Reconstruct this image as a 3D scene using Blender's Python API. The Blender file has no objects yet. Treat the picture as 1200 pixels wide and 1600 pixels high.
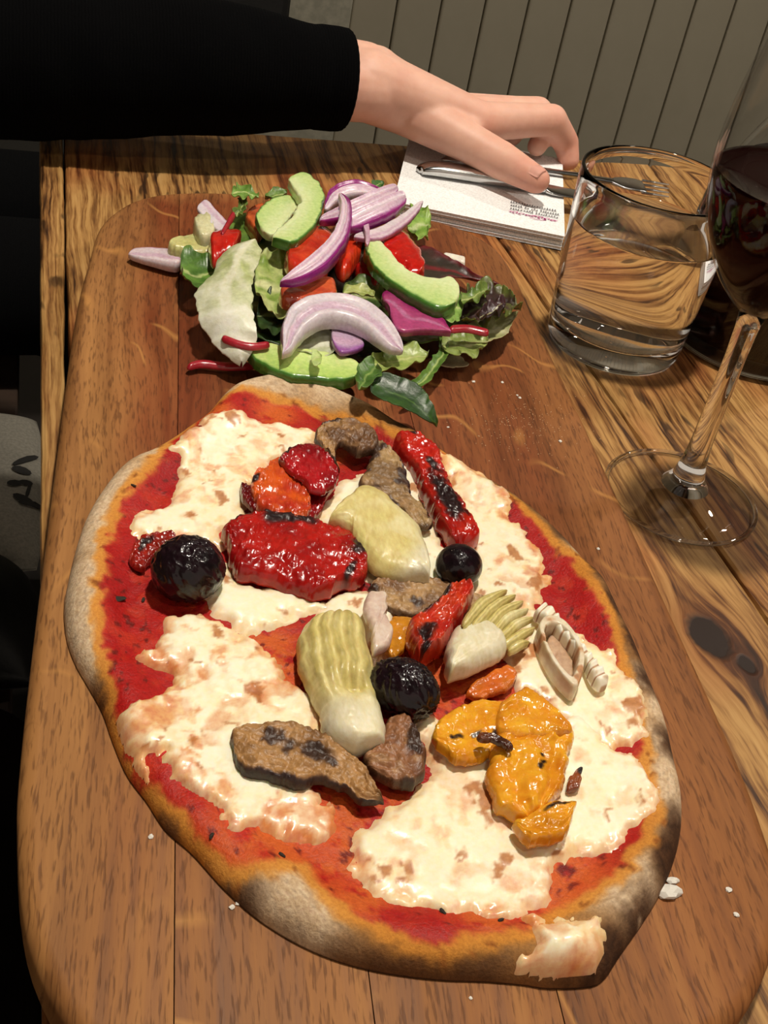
import bpy, bmesh, math, random
import numpy as np
from mathutils import Vector, Matrix

# ------------------------------------------------------------------ camera
F = 1925.0; H = 0.35                      # focal length in pixels, lens height over the table top
def nrm(v):
    v = np.array(v, float); return v/np.linalg.norm(v)
UPc = -nrm((-530, 2490, F))
Yc = np.array((-540, -1603, F), float); Yc = nrm(Yc-UPc*Yc.dot(UPc)); Xc = np.cross(Yc, UPc)
scene = bpy.context.scene
COL = scene.collection
cam_d = bpy.data.cameras.new('camera'); cam = bpy.data.objects.new('camera', cam_d); COL.objects.link(cam)
cam_d.sensor_fit = 'VERTICAL'; cam_d.sensor_height = 36.0; cam_d.lens = F/1600*36.0
cam_d.clip_start = 0.01
cam.matrix_world = Matrix(((Xc[0], -Xc[1], -Xc[2], 0), (Yc[0], -Yc[1], -Yc[2], 0), (UPc[0], -UPc[1], -UPc[2], H), (0, 0, 0, 1)))
scene.camera = cam

# ------------------------------------------------------------------ world, lights, exposure
world = bpy.data.worlds.new('world'); scene.world = world; world.use_nodes = True
bg = world.node_tree.nodes['Background']; bg.inputs[0].default_value = (1.0, 0.86, 0.70, 1); bg.inputs[1].default_value = 0.6
vs = scene.view_settings
vs.view_transform = 'Standard'; vs.look = 'None'; vs.gamma = 1.0; vs.use_curve_mapping = False; vs.exposure = -0.12
CEIL = 1.75
# key downlight first, then added unseen lamps: (x, y, watts, cone degrees)
KEY_AND_ADDED_LAMPS = [(0.24, 0.58, 105, 80), (0.25, -0.45, 10, 70), (1.75, 1.25, 60, 90), (-0.55, 1.55, 6, 80), (0.25, 2.0, 14, 80), (1.15, 0.45, 10, 80)]  # added after the key: near fill, wall brightener, dim lamps for glints

# ------------------------------------------------------------------ helpers
def P(px, py, z=0.0):                     # pixel -> point at height z
    d = np.array((px-600, py-800, F)); w = np.array((d@Xc, d@Yc, d@UPc)); t = (z-H)/w[2]
    return np.array((w[0]*t, w[1]*t, z))
def Py(px, py, y):                        # pixel -> point at depth y
    d = np.array((px-600, py-800, F)); w = np.array((d@Xc, d@Yc, d@UPc)); t = y/w[1]
    return np.array((w[0]*t, y, H+w[2]*t))
def lin(c):
    c = np.asarray(c, float)/255.0
    return np.where(c <= 0.04045, c/12.92, ((c+0.055)/1.055)**2.4)
def L4(c): return tuple(lin(c))+(1.0,)

def _hash(ix, iy, seed):
    h = (ix.astype(np.int64)*374761393+iy.astype(np.int64)*668265263+seed*1442695041) & 0xffffffff
    h = ((h ^ (h >> 13))*1274126177) & 0xffffffff
    h = (h ^ (h >> 16)) & 0xffffffff
    return h/4294967295.0
def vnoise(x, y, seed=0):
    x = np.asarray(x, float); y = np.asarray(y, float)
    ix = np.floor(x); iy = np.floor(y); fx = x-ix; fy = y-iy
    fx = fx*fx*fx*(fx*(fx*6-15)+10); fy = fy*fy*fy*(fy*(fy*6-15)+10)
    a = _hash(ix, iy, seed); b = _hash(ix+1, iy, seed); c = _hash(ix, iy+1, seed); d = _hash(ix+1, iy+1, seed)
    return (a*(1-fx)+b*fx)*(1-fy)+(c*(1-fx)+d*fx)*fy
def fbm(x, y, oc=4, seed=0, gain=.5):
    s = 0; a = 1; n = 0
    for i in range(oc):
        ca, sa = math.cos(.5+1.1*i), math.sin(.5+1.1*i); s = s+a*vnoise((x*ca-y*sa)*2**i+7.3*i, (x*sa+y*ca)*2**i-3.1*i, seed+i*17); n += a; a *= gain
    return s/n
def sst(a, b, x):
    t = np.clip((x-a)/(b-a), 0, 1); return t*t*(3-2*t)
def mix(a, b, t):
    a = np.asarray(a, float); b = np.asarray(b, float); t = np.asarray(t, float)
    return a+(b-a)*t[..., None]
def catmull(pts, n, closed=False):
    p = np.array(pts, float); m = len(p)
    if m == 2 and not closed:
        t = np.linspace(0, 1, n)[:, None]; return p[0]*(1-t)+p[1]*t
    if closed: q = np.vstack([p[-1], p, p[0], p[1]]); segs = m
    else: q = np.vstack([2*p[0]-p[1], p, 2*p[-1]-p[-2]]); segs = m-1
    # arc-length-ish parameter
    L = np.array([np.linalg.norm(q[i+2]-q[i+1])+1e-9 for i in range(segs)]); cum = np.concatenate([[0], np.cumsum(L)])
    u = np.linspace(0, cum[-1], n, endpoint=not closed)
    k = np.clip(np.searchsorted(cum, u, side='right')-1, 0, segs-1); t = ((u-cum[k])/L[k])[:, None]
    a, b, c, d = q[k], q[k+1], q[k+2], q[k+3]
    return .5*((2*b)+(-a+c)*t+(2*a-5*b+4*c-d)*t*t+(-a+3*b-3*c+d)*t**3)
def sdf(x, y, poly):                      # + inside
    x = np.asarray(x, float).ravel(); y = np.asarray(y, float).ravel()
    best = np.full(x.shape, 1e9); ins = np.zeros(x.shape, bool); n = len(poly)
    for i in range(n):
        ax, ay = poly[i][:2]; bx, by = poly[(i+1) % n][:2]
        dx, dy = bx-ax, by-ay; l2 = dx*dx+dy*dy+1e-18
        t = np.clip(((x-ax)*dx+(y-ay)*dy)/l2, 0, 1)
        best = np.minimum(best, (x-ax-t*dx)**2+(y-ay-t*dy)**2)
        c = ((ay > y) != (by > y)) & (x < dx*(y-ay)/(dy if abs(dy) > 1e-15 else 1e-15)+ax)
        ins ^= c
    d = np.sqrt(best); return np.where(ins, d, -d)

def link(o, parent=None):
    COL.objects.link(o)
    if parent is not None: o.parent = parent
    return o
def tag(o, label=None, cat=None, group=None, kind=None):
    if label: o['label'] = label
    if cat: o['category'] = cat
    if group: o['group'] = group
    if kind: o['kind'] = kind
    return o
def mesh_obj(name, V, Fc, mat=None, parent=None, col=None, rgh=None, smooth=True, origin=None):
    me = bpy.data.meshes.new(name)
    V = np.asarray(V, float)
    if origin is not None: V = V-np.asarray(origin, float)
    me.from_pydata(V.tolist(), [], Fc if isinstance(Fc, list) else Fc.tolist())
    me.update()
    if col is not None:
        a = me.attributes.new('Col', 'FLOAT_COLOR', 'POINT')
        a.data.foreach_set('color', np.hstack([lin(col), np.ones((len(V), 1))]).astype(np.float32).ravel())
        b = me.attributes.new('Rgh', 'FLOAT', 'POINT')
        b.data.foreach_set('value', (np.full(len(V), .4) if rgh is None else np.asarray(rgh)).astype(np.float32).ravel())
    if smooth: me.polygons.foreach_set('use_smooth', [True]*len(me.polygons))
    if mat: me.materials.append(mat)
    o = bpy.data.objects.new(name, me)
    if origin is not None and parent is None: o.location = origin
    elif origin is not None: o.location = np.asarray(origin)-np.asarray(parent.location)
    return link(o, parent)
def empty(name, loc):
    o = bpy.data.objects.new(name, None); o.location = loc; o.empty_display_size = .01
    return link(o)
def box_vf(x0, x1, y0, y1, z0, z1):
    V = [(x, y, z) for z in (z0, z1) for y in (y0, y1) for x in (x0, x1)]
    return V, [(0, 2, 3, 1), (4, 5, 7, 6), (0, 1, 5, 4), (2, 6, 7, 3), (0, 4, 6, 2), (1, 3, 7, 5)]
def box(name, x0, x1, y0, y1, z0, z1, mat, parent=None, bev=.002, seg=2):
    cx, cy, cz = (x0+x1)/2, (y0+y1)/2, (z0+z1)/2
    bm = bmesh.new(); V, Fs = box_vf(x0-cx, x1-cx, y0-cy, y1-cy, z0-cz, z1-cz)
    vs_ = [bm.verts.new(v) for v in V]
    for f in Fs: bm.faces.new([vs_[i] for i in f])
    if bev: bmesh.ops.bevel(bm, geom=bm.edges[:], offset=bev, segments=seg, affect='EDGES', profile=.5)
    me = bpy.data.meshes.new(name); bm.to_mesh(me); bm.free()
    me.materials.append(mat)
    o = bpy.data.objects.new(name, me); o.location = (cx, cy, cz)
    if parent is not None: o.location = Vector((cx, cy, cz))-parent.location
    return link(o, parent)
def lathe(name, prof, mat, parent=None, loc=(0, 0, 0), n=64, closed=False, recalc=True):
    V = []; Fc = []
    m = len(prof)
    for r, z in prof:
        for k in range(n):
            a = 2*math.pi*k/n; V.append((r*math.cos(a), r*math.sin(a), z))
    for i in range(m-1 if not closed else m):
        j = (i+1) % m
        for k in range(n):
            q = (k+1) % n; Fc.append((i*n+k, i*n+q, j*n+q, j*n+k))
    bm = bmesh.new(); bv = [bm.verts.new(v) for v in V]
    for f in Fc: bm.faces.new([bv[i] for i in f])
    bmesh.ops.remove_doubles(bm, verts=bm.verts[:], dist=1e-6)
    bmesh.ops.dissolve_degenerate(bm, edges=bm.edges[:], dist=1e-7)
    if recalc: bmesh.ops.recalc_face_normals(bm, faces=bm.faces[:])
    for f in bm.faces: f.smooth = True
    me = bpy.data.meshes.new(name); bm.to_mesh(me); bm.free(); me.materials.append(mat)
    o = bpy.data.objects.new(name, me)
    o.location = Vector(loc)-(parent.location if parent is not None else Vector((0, 0, 0)))
    return link(o, parent)
def spl(pts, n):                          # smooth profile
    return [tuple(p) for p in catmull(pts, n)]

# ------------------------------------------------------------------ node helpers
class NT:
    def __init__(s, name):
        s.mat = bpy.data.materials.new(name); s.mat.use_nodes = True; s.t = s.mat.node_tree
        s.b = s.t.nodes['Principled BSDF']; s.out = s.t.nodes['Material Output']
    def n(s, ty, ins=None, **props):
        nd = s.t.nodes.new(ty)
        for k, v in props.items(): setattr(nd, k, v)
        for k, v in (ins or {}).items(): s.set(nd.inputs[k], v)
        return nd
    def set(s, sock, v):
        if isinstance(v, bpy.types.NodeSocket): s.t.links.new(v, sock)
        elif isinstance(v, bpy.types.Node): s.t.links.new(v.outputs[0], sock)
        else: sock.default_value = v
    def p(s, **kw):
        for k, v in kw.items(): s.set(s.b.inputs[k.replace('_', ' ')], v)
    def math(s, op, a, b=0.0, c=None, clamp=False):
        ins = {0: a, 1: b}
        if c is not None: ins[2] = c
        return s.n('ShaderNodeMath', ins, operation=op, use_clamp=clamp).outputs[0]
    def noise(s, vec, scale, detail=4, rough=.55, dist=0.0):
        return s.n('ShaderNodeTexNoise', {'Vector': vec, 'Scale': scale, 'Detail': detail, 'Roughness': rough, 'Distortion': dist}).outputs[0]
    def ramp(s, f, stops, interp='LINEAR'):
        nd = s.n('ShaderNodeValToRGB', {0: f}); cr = nd.color_ramp; cr.interpolation = interp
        while len(cr.elements) < len(stops): cr.elements.new(.5)
        for e, (q, c) in zip(cr.elements, stops): e.position = q; e.color = c if len(c) == 4 else L4(c)
        return nd.outputs[0]
    def map(s, vec, scale=(1, 1, 1), loc=(0, 0, 0), rot=(0, 0, 0)):
        return s.n('ShaderNodeMapping', {'Vector': vec, 'Scale': scale, 'Location': loc, 'Rotation': rot}).outputs[0]
    def mix(s, f, a, b, blend='MIX'):
        nd = s.n('ShaderNodeMix', data_type='RGBA', blend_type=blend)
        s.set(nd.inputs[0], f); s.set(nd.inputs[6], a); s.set(nd.inputs[7], b); return nd.outputs[2]
    def range(s, v, a, b, c=0.0, d=1.0):
        return s.n('ShaderNodeMapRange', {0: v, 1: a, 2: b, 3: c, 4: d}, clamp=True).outputs[0]
    def bump(s, h, strength=.3, dist=.001, normal=None):
        ins = {'Height': h, 'Strength': strength, 'Distance': dist}
        if normal is not None: ins['Normal'] = normal
        return s.n('ShaderNodeBump', ins).outputs[0]
    def coord(s, which='Object'): return s.n('ShaderNodeTexCoord').outputs[which]

def m_attr(name, bscale=400, bstr=.25, bdist=.0006, sss=0.0, sssr=(.004, .002, .001), coat=0.0, coat_r=.15, spec=.5, wrinkle=0, wr_dir=(1, 1, 1)):
    q = NT(name)
    c = q.n('ShaderNodeAttribute', attribute_name='Col').outputs['Color']
    r = q.n('ShaderNodeAttribute', attribute_name='Rgh').outputs['Fac']
    co = q.coord()
    nz = q.noise(q.map(co, wr_dir), bscale, 3, .6)
    q.p(Base_Color=q.mix(.35, c, q.n('ShaderNodeMix', {6: c, 7: q.ramp(nz, [(.3, (60, 60, 60)), (.7, (235, 235, 235))]), 0: .7}, data_type='RGBA', blend_type='OVERLAY').outputs[2]),
        Roughness=r, Normal=q.bump(nz, bstr, bdist), Specular_IOR_Level=spec)
    if sss: q.p(Subsurface_Weight=sss, Subsurface_Radius=sssr, Subsurface_Scale=1.0)
    if coat: q.p(Coat_Weight=coat, Coat_Roughness=coat_r)
    return q.mat
def m_plain(name, c, rough=.5, metal=0.0, bscale=0, bstr=.2, **kw):
    q = NT(name); co = q.coord()
    nz = q.noise(co, bscale or 60, 4)
    q.p(Base_Color=q.mix(q.range(nz, .35, .65), L4(np.array(c)*.88), L4(c)), Roughness=rough, Metallic=metal, **kw)
    if bscale: q.p(Normal=q.bump(nz, bstr, .0006))
    return q.mat

M = {}
M['dough'] = m_attr('dough', 900, .6, .0006, spec=.22)
M['cheese'] = m_attr('melted_cheese', 420, .2, .0005, sss=.3, sssr=(.004, .003, .0015), coat=.3, coat_r=.15)
M['pepper'] = m_attr('roasted_pepper', 260, .4, .0007, sss=.1, coat=.35, coat_r=.16, spec=.4)
M['aub'] = m_attr('grilled_aubergine', 420, .7, .0009, coat=.08, coat_r=.3)
M['arti'] = m_attr('artichoke', 500, .25, .0006, sss=.2, coat=.25, coat_r=.25, wr_dir=(1, .4, 1))
M['olive'] = m_attr('olive_skin', 330, .5, .0008, coat=.5, coat_r=.06, spec=.15)
M['onion'] = m_attr('onion_flesh', 600, .15, .0004, sss=.25, coat=.2, coat_r=.2)
M['cuc'] = m_attr('cucumber_flesh', 500, .25, .0006, sss=.3, coat=.35, coat_r=.15)
M['tomato'] = m_attr('tomato_flesh', 300, .35, .0008, sss=.25, coat=1.0, coat_r=.06)
M['leaf'] = m_attr('salad_leaf', 350, .4, .0007, sss=.1, coat=.15, coat_r=.3)
M['chard'] = m_attr('chard_stem', 500, .2, .0005, coat=.4, coat_r=.15)

def m_board():
    q = NT('oiled_oak'); co = q.coord()
    rnd = q.n('ShaderNodeAttribute', attribute_name='plank_seed', attribute_type='OBJECT').outputs['Fac']
    off = q.n('ShaderNodeCombineXYZ', {0: q.math('MULTIPLY', rnd, 3.1), 1: q.math('MULTIPLY', rnd, 1.7), 2: 0.0}).outputs[0]
    v = q.n('ShaderNodeVectorMath', {0: co, 1: off}, operation='ADD').outputs[0]
    wob = q.noise(q.map(v, (9, 3, 9)), 1, 3)
    v2 = q.n('ShaderNodeVectorMath', {0: v, 1: q.n('ShaderNodeCombineXYZ', {0: q.math('MULTIPLY', q.math('SUBTRACT', wob, .5), .03), 1: 0.0, 2: 0.0}).outputs[0]}, operation='ADD').outputs[0]
    grain = q.noise(q.map(v2, (160, 5, 40)), 1, 5, .6)
    broad = q.noise(q.map(v2, (28, 3, 10)), 1, 3, .5)
    pores = q.noise(q.map(v2, (1000, 110, 60)), 1, 2, .5)
    rw = q.noise(q.map(v, (26, 12, 9)), 1, 1)
    ry = q.n('ShaderNodeSeparateXYZ', {0: v}).outputs
    band = q.math('FRACT', q.math('ADD', q.math('MULTIPLY', ry[1], 17.0), q.math('ADD', q.math('MULTIPLY', ry[0], 9.0), q.math('MULTIPLY', rw, 2.2))))
    ray = q.math('MULTIPLY', q.range(q.math('ABSOLUTE', q.math('SUBTRACT', band, .5)), .0, .06, 1, 0), q.range(q.noise(q.map(v, (34, 16, 9)), 1, 1), .53, .62))
    f = q.math('ADD', q.math('MULTIPLY', grain, .55), q.math('MULTIPLY', broad, .45))
    c = q.ramp(f, [(.28, (104, 66, 34)), (.45, (142, 96, 54)), (.58, (166, 116, 66)), (.75, (182, 134, 80))])
    # heat and oil stain worn into the middle of the board
    sx = q.n('ShaderNodeSeparateXYZ', {0: q.n('ShaderNodeAttribute', attribute_name='bpos').outputs['Vector']})
    stn = q.math('SUBTRACT', q.noise(q.map(co, (14, 7, 9)), 1, 4, .6), .5)
    bx_ = q.math('ADD', sx.outputs[0], q.math('MULTIPLY', stn, .03)); by_ = q.math('ADD', sx.outputs[1], q.math('MULTIPLY', stn, .12))
    st = q.math('MULTIPLY', q.math('MULTIPLY', q.range(bx_, -.108, -.084), q.range(bx_, .124, .098)), q.math('MULTIPLY', q.range(by_, -.30, .02, .22, 1), q.range(by_, .292, .262)))
    st = q.math('MULTIPLY', st, q.range(q.noise(q.map(v, (40, 5, 9)), 1, 3), .3, .6, .65, 1.0))
    dark = q.ramp(f, [(.28, (70, 30, 15)), (.5, (116, 56, 27)), (.75, (146, 82, 43))])
    c = q.mix(st, c, dark)
    red = q.mix(q.range(sx.outputs[0], .0, .12, 0, .55), c, q.ramp(f, [(.28, (80, 40, 20)), (.55, (128, 72, 38)), (.75, (150, 94, 54))]))
    c = q.mix(q.math('MULTIPLY', q.range(pores, .48, .34), .5), red, L4((62, 30, 14)))
    c = q.mix(q.math('MULTIPLY', ray, .55), c, L4((196, 140, 76)))
    # knife scratches
    sv = q.map(co, (60, 9, 10), rot=(0, 0, .9))
    scr = q.noise(sv, 1, 0, .3, .15)
    sc = q.math('MULTIPLY', q.range(q.math('ABSOLUTE', q.math('SUBTRACT', scr, .47)), 0, .006, 1, 0), q.range(q.noise(co, 18, 1), .58, .66))
    c = q.mix(q.math('MULTIPLY', sc, .45), c, L4((60, 28, 14)))
    q.p(Base_Color=c, Roughness=q.range(grain, .3, .7, .5, .68), Specular_IOR_Level=.22,
        Normal=q.bump(q.math('SUBTRACT', grain, q.math('MULTIPLY', q.range(pores, .40, .30), .5)), .25, .0006))
    return q.mat
M['board'] = m_board()

def m_table(knots):
    q = NT('reclaimed_pine'); co = q.coord()
    rnd = q.n('ShaderNodeAttribute', attribute_name='plank_seed', attribute_type='OBJECT').outputs['Fac']
    v = q.n('ShaderNodeVectorMath', {0: co, 1: q.n('ShaderNodeCombineXYZ', {0: q.math('MULTIPLY', rnd, 5.3), 1: q.math('MULTIPLY', rnd, 2.9), 2: 0.0}).outputs[0]}, operation='ADD').outputs[0]
    wp = q.n('ShaderNodeAttribute', attribute_name='wpos').outputs['Vector']
    sx = q.n('ShaderNodeSeparateXYZ', {0: wp})
    xx = sx.outputs[0]; shift = None; km = None; kc = None
    for (kx, ky, kr) in knots:
        dx = q.math('DIVIDE', q.math('SUBTRACT', sx.outputs[0], kx), kr); dy = q.math('DIVIDE', q.math('SUBTRACT', sx.outputs[1], ky), kr*1.55)
        d2 = q.math('ADD', q.math('MULTIPLY', dx, dx), q.math('MULTIPLY', dy, dy))
        g = q.math('DIVIDE', 1.0, q.math('ADD', 1.0, q.math('MULTIPLY', d2, .42)))
        s_ = q.math('MULTIPLY', q.math('MULTIPLY', dx, g), kr*1.1)
        shift = s_ if shift is None else q.math('ADD', shift, s_)
        dn = q.math('ADD', q.math('SQRT', d2), q.math('MULTIPLY', q.math('SUBTRACT', q.noise(co, 90, 2), .5), .5))
        a = q.range(dn, .75, 1.0, 1, 0); b = q.range(dn, 1.0, 3.2, 1, 0)
        km = a if km is None else q.math('MAXIMUM', km, a); kc = b if kc is None else q.math('MAXIMUM', kc, b)
    wob = q.math('MULTIPLY', q.math('SUBTRACT', q.noise(q.map(v, (14, 5, 5)), 1, 4), .5), .020)
    v2 = q.n('ShaderNodeVectorMath', {0: v, 1: q.n('ShaderNodeCombineXYZ', {0: q.math('SUBTRACT', wob, shift), 1: 0.0, 2: 0.0}).outputs[0]}, operation='ADD').outputs[0]
    g1 = q.noise(q.map(v2, (130, 3.6, 20)), 1, 5, .65)
    g2 = q.noise(q.map(v2, (420, 11, 30)), 1, 4, .65)
    patch = q.noise(q.map(v, (10, 4, 6)), 1, 3, .55)
    g3 = q.noise(q.map(v2, (260, 26, 30)), 1, 3, .7)
    f = q.math('ADD', q.math('ADD', q.math('MULTIPLY', g1, .50), q.math('MULTIPLY', g2, .28)), q.math('MULTIPLY', g3, .22))
    c = q.ramp(f, [(.36, (26, 15, 8)), (.42, (66, 40, 20)), (.465, (124, 84, 44)), (.53, (170, 128, 74)), (.62, (188, 148, 92)), (.72, (150, 104, 54))])
    c = q.mix(q.range(patch, .50, .64, 0, .75), c, q.ramp(f, [(.36, (44, 18, 9)), (.47, (120, 56, 24)), (.6, (170, 92, 40)), (.7, (182, 116, 58))]))
    # short chatter marks left by the saw, in rows across the grain
    cm = q.noise(q.map(co, (170, 38, 10)), 1, 1, .4); cmk = q.range(q.noise(q.map(v, (7, 9, 5)), 1, 2), .56, .64)
    c = q.mix(q.math('MULTIPLY', q.math('MULTIPLY', q.range(cm, .40, .33), cmk), .8), c, L4((44, 26, 12)))
    c = q.mix(q.math('MULTIPLY', kc, .55), c, q.ramp(f, [(.32, (52, 24, 10)), (.6, (128, 70, 28))]))
    c = q.mix(km, c, L4((34, 18, 9)))
    q.p(Base_Color=c, Roughness=q.range(g2, .3, .7, .4, .6), Specular_IOR_Level=.3,
        Normal=q.bump(q.math('ADD', f, q.math('MULTIPLY', km, -.6)), .35, .0012))
    return q.mat
M['table'] = m_table([(.2868, .347, .0105), (.297, .329, .0045)])
M['table_under'] = m_plain('dark_timber', (52, 34, 20), .7)
def m_glass(name, c=(1, 1, 1, 1), ior=1.5, rough=0.0):
    q = NT(name); q.p(Base_Color=c, Roughness=rough, IOR=ior, Transmission_Weight=1.0); return q.mat
M['glass'] = m_glass('clear_glass')
def m_thin():                                # blown glass too thin to bend what is behind it
    q = NT('thin_glass'); fc = q.n('ShaderNodeLayerWeight', {'Blend': .5}).outputs['Facing']; fr = q.math('ADD', .025, q.math('MULTIPLY', q.math('POWER', fc, 4.0), .5))
    tr = q.n('ShaderNodeBsdfTransparent', {0: (.985, .985, .985, 1)}); gl = q.n('ShaderNodeBsdfGlossy', {'Roughness': .0})
    q.t.links.new(q.n('ShaderNodeMixShader', {0: fr, 1: tr.outputs[0], 2: gl.outputs[0]}).outputs[0], q.out.inputs['Surface']); return q.mat
M['thin_glass'] = m_thin()
M['water'] = m_glass('water', ior=1.33)
M['wet'] = m_glass('water_in_glass', ior=1.128)
def m_wine(top):
    q = NT('red_wine_surface' if top else 'red_wine'); nz = q.noise(q.coord(), 30, 2)
    q.p(Base_Color=q.mix(nz, (.005, .0003, .0006, 1), (.009, .0004, .0008, 1)), Roughness=.02 if top else .3, IOR=1.34, Specular_IOR_Level=.3 if top else .02)
    return q.mat
M['wine'] = m_wine(False); M['wine_top'] = m_wine(True)
M['steel'] = m_plain('polished_steel', (205, 205, 205), .16, 1.0)
def m_wall():
    q = NT('grey_green_paint'); co = q.coord(); nz = q.noise(co, 14, 5, .6)
    q.p(Base_Color=q.mix(nz, L4((168, 160, 140)), L4((182, 174, 154))), Roughness=.55, Normal=q.bump(q.noise(co, 300, 3), .1, .0005)); return q.mat
M['wall'] = m_wall()
M['trim'] = m_plain('pale_grey_paint', (192, 188, 170), .5)
M['floor'] = m_plain('dark_floor_boards', (34, 28, 24), .6, bscale=40)
M['ceiling'] = m_plain('ceiling_paint', (120, 112, 100), .9)
def m_knit(name, c, sc=900):
    q = NT(name); co = q.coord()
    w = q.n('ShaderNodeTexWave', {'Vector': co, 'Scale': sc/6.0, 'Distortion': 2.0, 'Detail': 1.0}).outputs[1]
    nz = q.noise(co, sc, 2)
    q.p(Base_Color=q.mix(nz, L4(np.array(c)*.6), L4(c)), Roughness=1.0, Specular_IOR_Level=.05, Normal=q.bump(q.math('ADD', w, nz), .3, .0012)); return q.mat
M['knit'] = m_knit('black_knit', (5, 5, 6))
M['brown_knit'] = m_knit('brown_black_knit', (26, 17, 15), 700)
M['denim'] = m_knit('black_cloth', (10, 10, 11), 1500)
M['leather'] = m_plain('black_leather', (12, 11, 11), .55, bscale=300, bstr=.4)
M['skin'] = None
def m_skin():
    q = NT('skin'); co = q.coord()
    n1 = q.noise(co, 45, 4, .6); n2 = q.noise(co, 700, 3, .6)
    c = q.mix(q.range(n1, .35, .65), L4((214, 162, 142)), L4((224, 178, 158)))
    vc = q.n('ShaderNodeAttribute', attribute_name='Col').outputs['Color']
    q.p(Base_Color=q.mix(1.0, c, vc, 'MULTIPLY'), Roughness=.5, Subsurface_Weight=.3, Subsurface_Radius=(.006, .003, .0015), Subsurface_Scale=1.0, Normal=q.bump(n2, .12, .0005), Specular_IOR_Level=.35)
    return q.mat
M['skin'] = m_skin()
M['nail'] = m_plain('fingernail', (222, 164, 148), .3)
M['hair'] = m_plain('dark_hair', (32, 22, 16), .5, bscale=200)
M['paper'] = m_plain('napkin_paper', (248, 248, 248), .9, bscale=900, bstr=.05)
M['ink_grey'] = m_plain('grey_ink', (120, 118, 122), .9)
M['ink_pink'] = m_plain('pink_ink', (196, 70, 140), .9)
def m_emit(name, c, s):
    q = NT(name); q.p(Base_Color=(1, 1, 1, 1), Emission_Color=c, Emission_Strength=s); return q.mat
M['bulb'] = m_emit('lit_lamp', (1.0, .78, .52, 1), 60)
M['black_metal'] = m_plain('black_metal', (20, 20, 20), .4)
M['herb'] = m_plain('dried_herb', (40, 30, 18), .8)
# ================================================================== the setting
FLOOR = -0.75
def struct(o): o['kind'] = 'structure'; return o
struct(box('floor', -2.2, 3.2, -1.5, 2.75, FLOOR-.05, FLOOR, M['floor'], bev=0))
struct(box('ceiling', -2.2, 3.2, -1.5, 2.75, CEIL, CEIL+.05, M['ceiling'], bev=0))
WY = 2.4
wall = struct(box('wall_back', -2.2, 3.2, WY+.014, WY+.15, FLOOR, CEIL, M['wall'], bev=0))
struct(box('wall_left', -2.35, -2.2, -1.5, 2.55, FLOOR, CEIL, M['wall'], bev=0)); struct(box('wall_right', 3.2, 3.35, -1.5, 2.55, FLOOR, CEIL, M['wall'], bev=0))
PITCH = .0887; wx0 = .578
base_me = None
for k in range(-1, 24):                       # tongue-and-groove boards, one object each
    x0 = wx0+k*PITCH+.0015; 
    if k < 0: continue
    if base_me is None:
        o = box('cladding_board', x0, x0+PITCH-.003, WY, WY+.014, FLOOR, CEIL-.01, M['wall'], wall, bev=.004)
        base_me = o.data; l0 = Vector(o.location)
    else:
        o = bpy.data.objects.new('cladding_board', base_me); o.location = l0+Vector((k*PITCH, 0, 0)); link(o, wall)
struct(box('trim_1', wx0-.17, wx0, WY-.006, WY+.014, FLOOR, CEIL-.01, M['trim'], bev=.003))
for k in range(1, 13):
    o = bpy.data.objects.new('cladding_board', base_me); o.location = l0+Vector((-.17-k*PITCH, 0, 0)); link(o, wall)
struct(box('baseboard_back', wx0+.001, 2.6, WY-.016, WY-.0005, FLOOR, FLOOR+.10, M['trim'], bev=.003))

# ceiling downlights: the key and the added lamps
for i, (x, y, w, cone) in enumerate(KEY_AND_ADDED_LAMPS):
    t = empty('key_or_added_downlight', (x, y, CEIL))
    tag(t, ['black ceiling downlight over the salad end of the board', 'added fill downlight behind the near end of the table', 'added downlight brightening the wall, beyond the wine carafe', 'added dim downlight for glints above the bench end', 'added downlight for glints in front of the panelled wall', 'added downlight for glints to the side of the wine glass'][i], 'lamp')
    lathe('housing', [(.045, 0), (.052, 0), (.052, -.09), (.048, -.09), (.045, -.02), (.045, 0)], M['black_metal'], t, (x, y, CEIL), 32)
    lathe('bulb', [(.0005, -.03), (.030, -.033), (.036, -.045), (.030, -.060), (.0005, -.066)], M['bulb'], t, (x, y, CEIL), 24)
    ld = bpy.data.lights.new('downlight_beam', 'SPOT'); ld.energy = w; ld.color = (1.0, .92, .79); ld.spot_size = math.radians(cone); ld.spot_blend = .5; ld.shadow_soft_size = .05
    lo = bpy.data.objects.new('downlight_beam', ld); lo.location = (0, 0, -.10); link(lo, t)
    aim = Vector((.16, .50, 0)) if i < 2 else Vector((.9, 1.6, -.5)) if i == 2 else Vector((x, y, 0))
    lo.rotation_euler = (aim-Vector((x, y, CEIL-.1))).to_track_quat('-Z', 'Y').to_euler()

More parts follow.
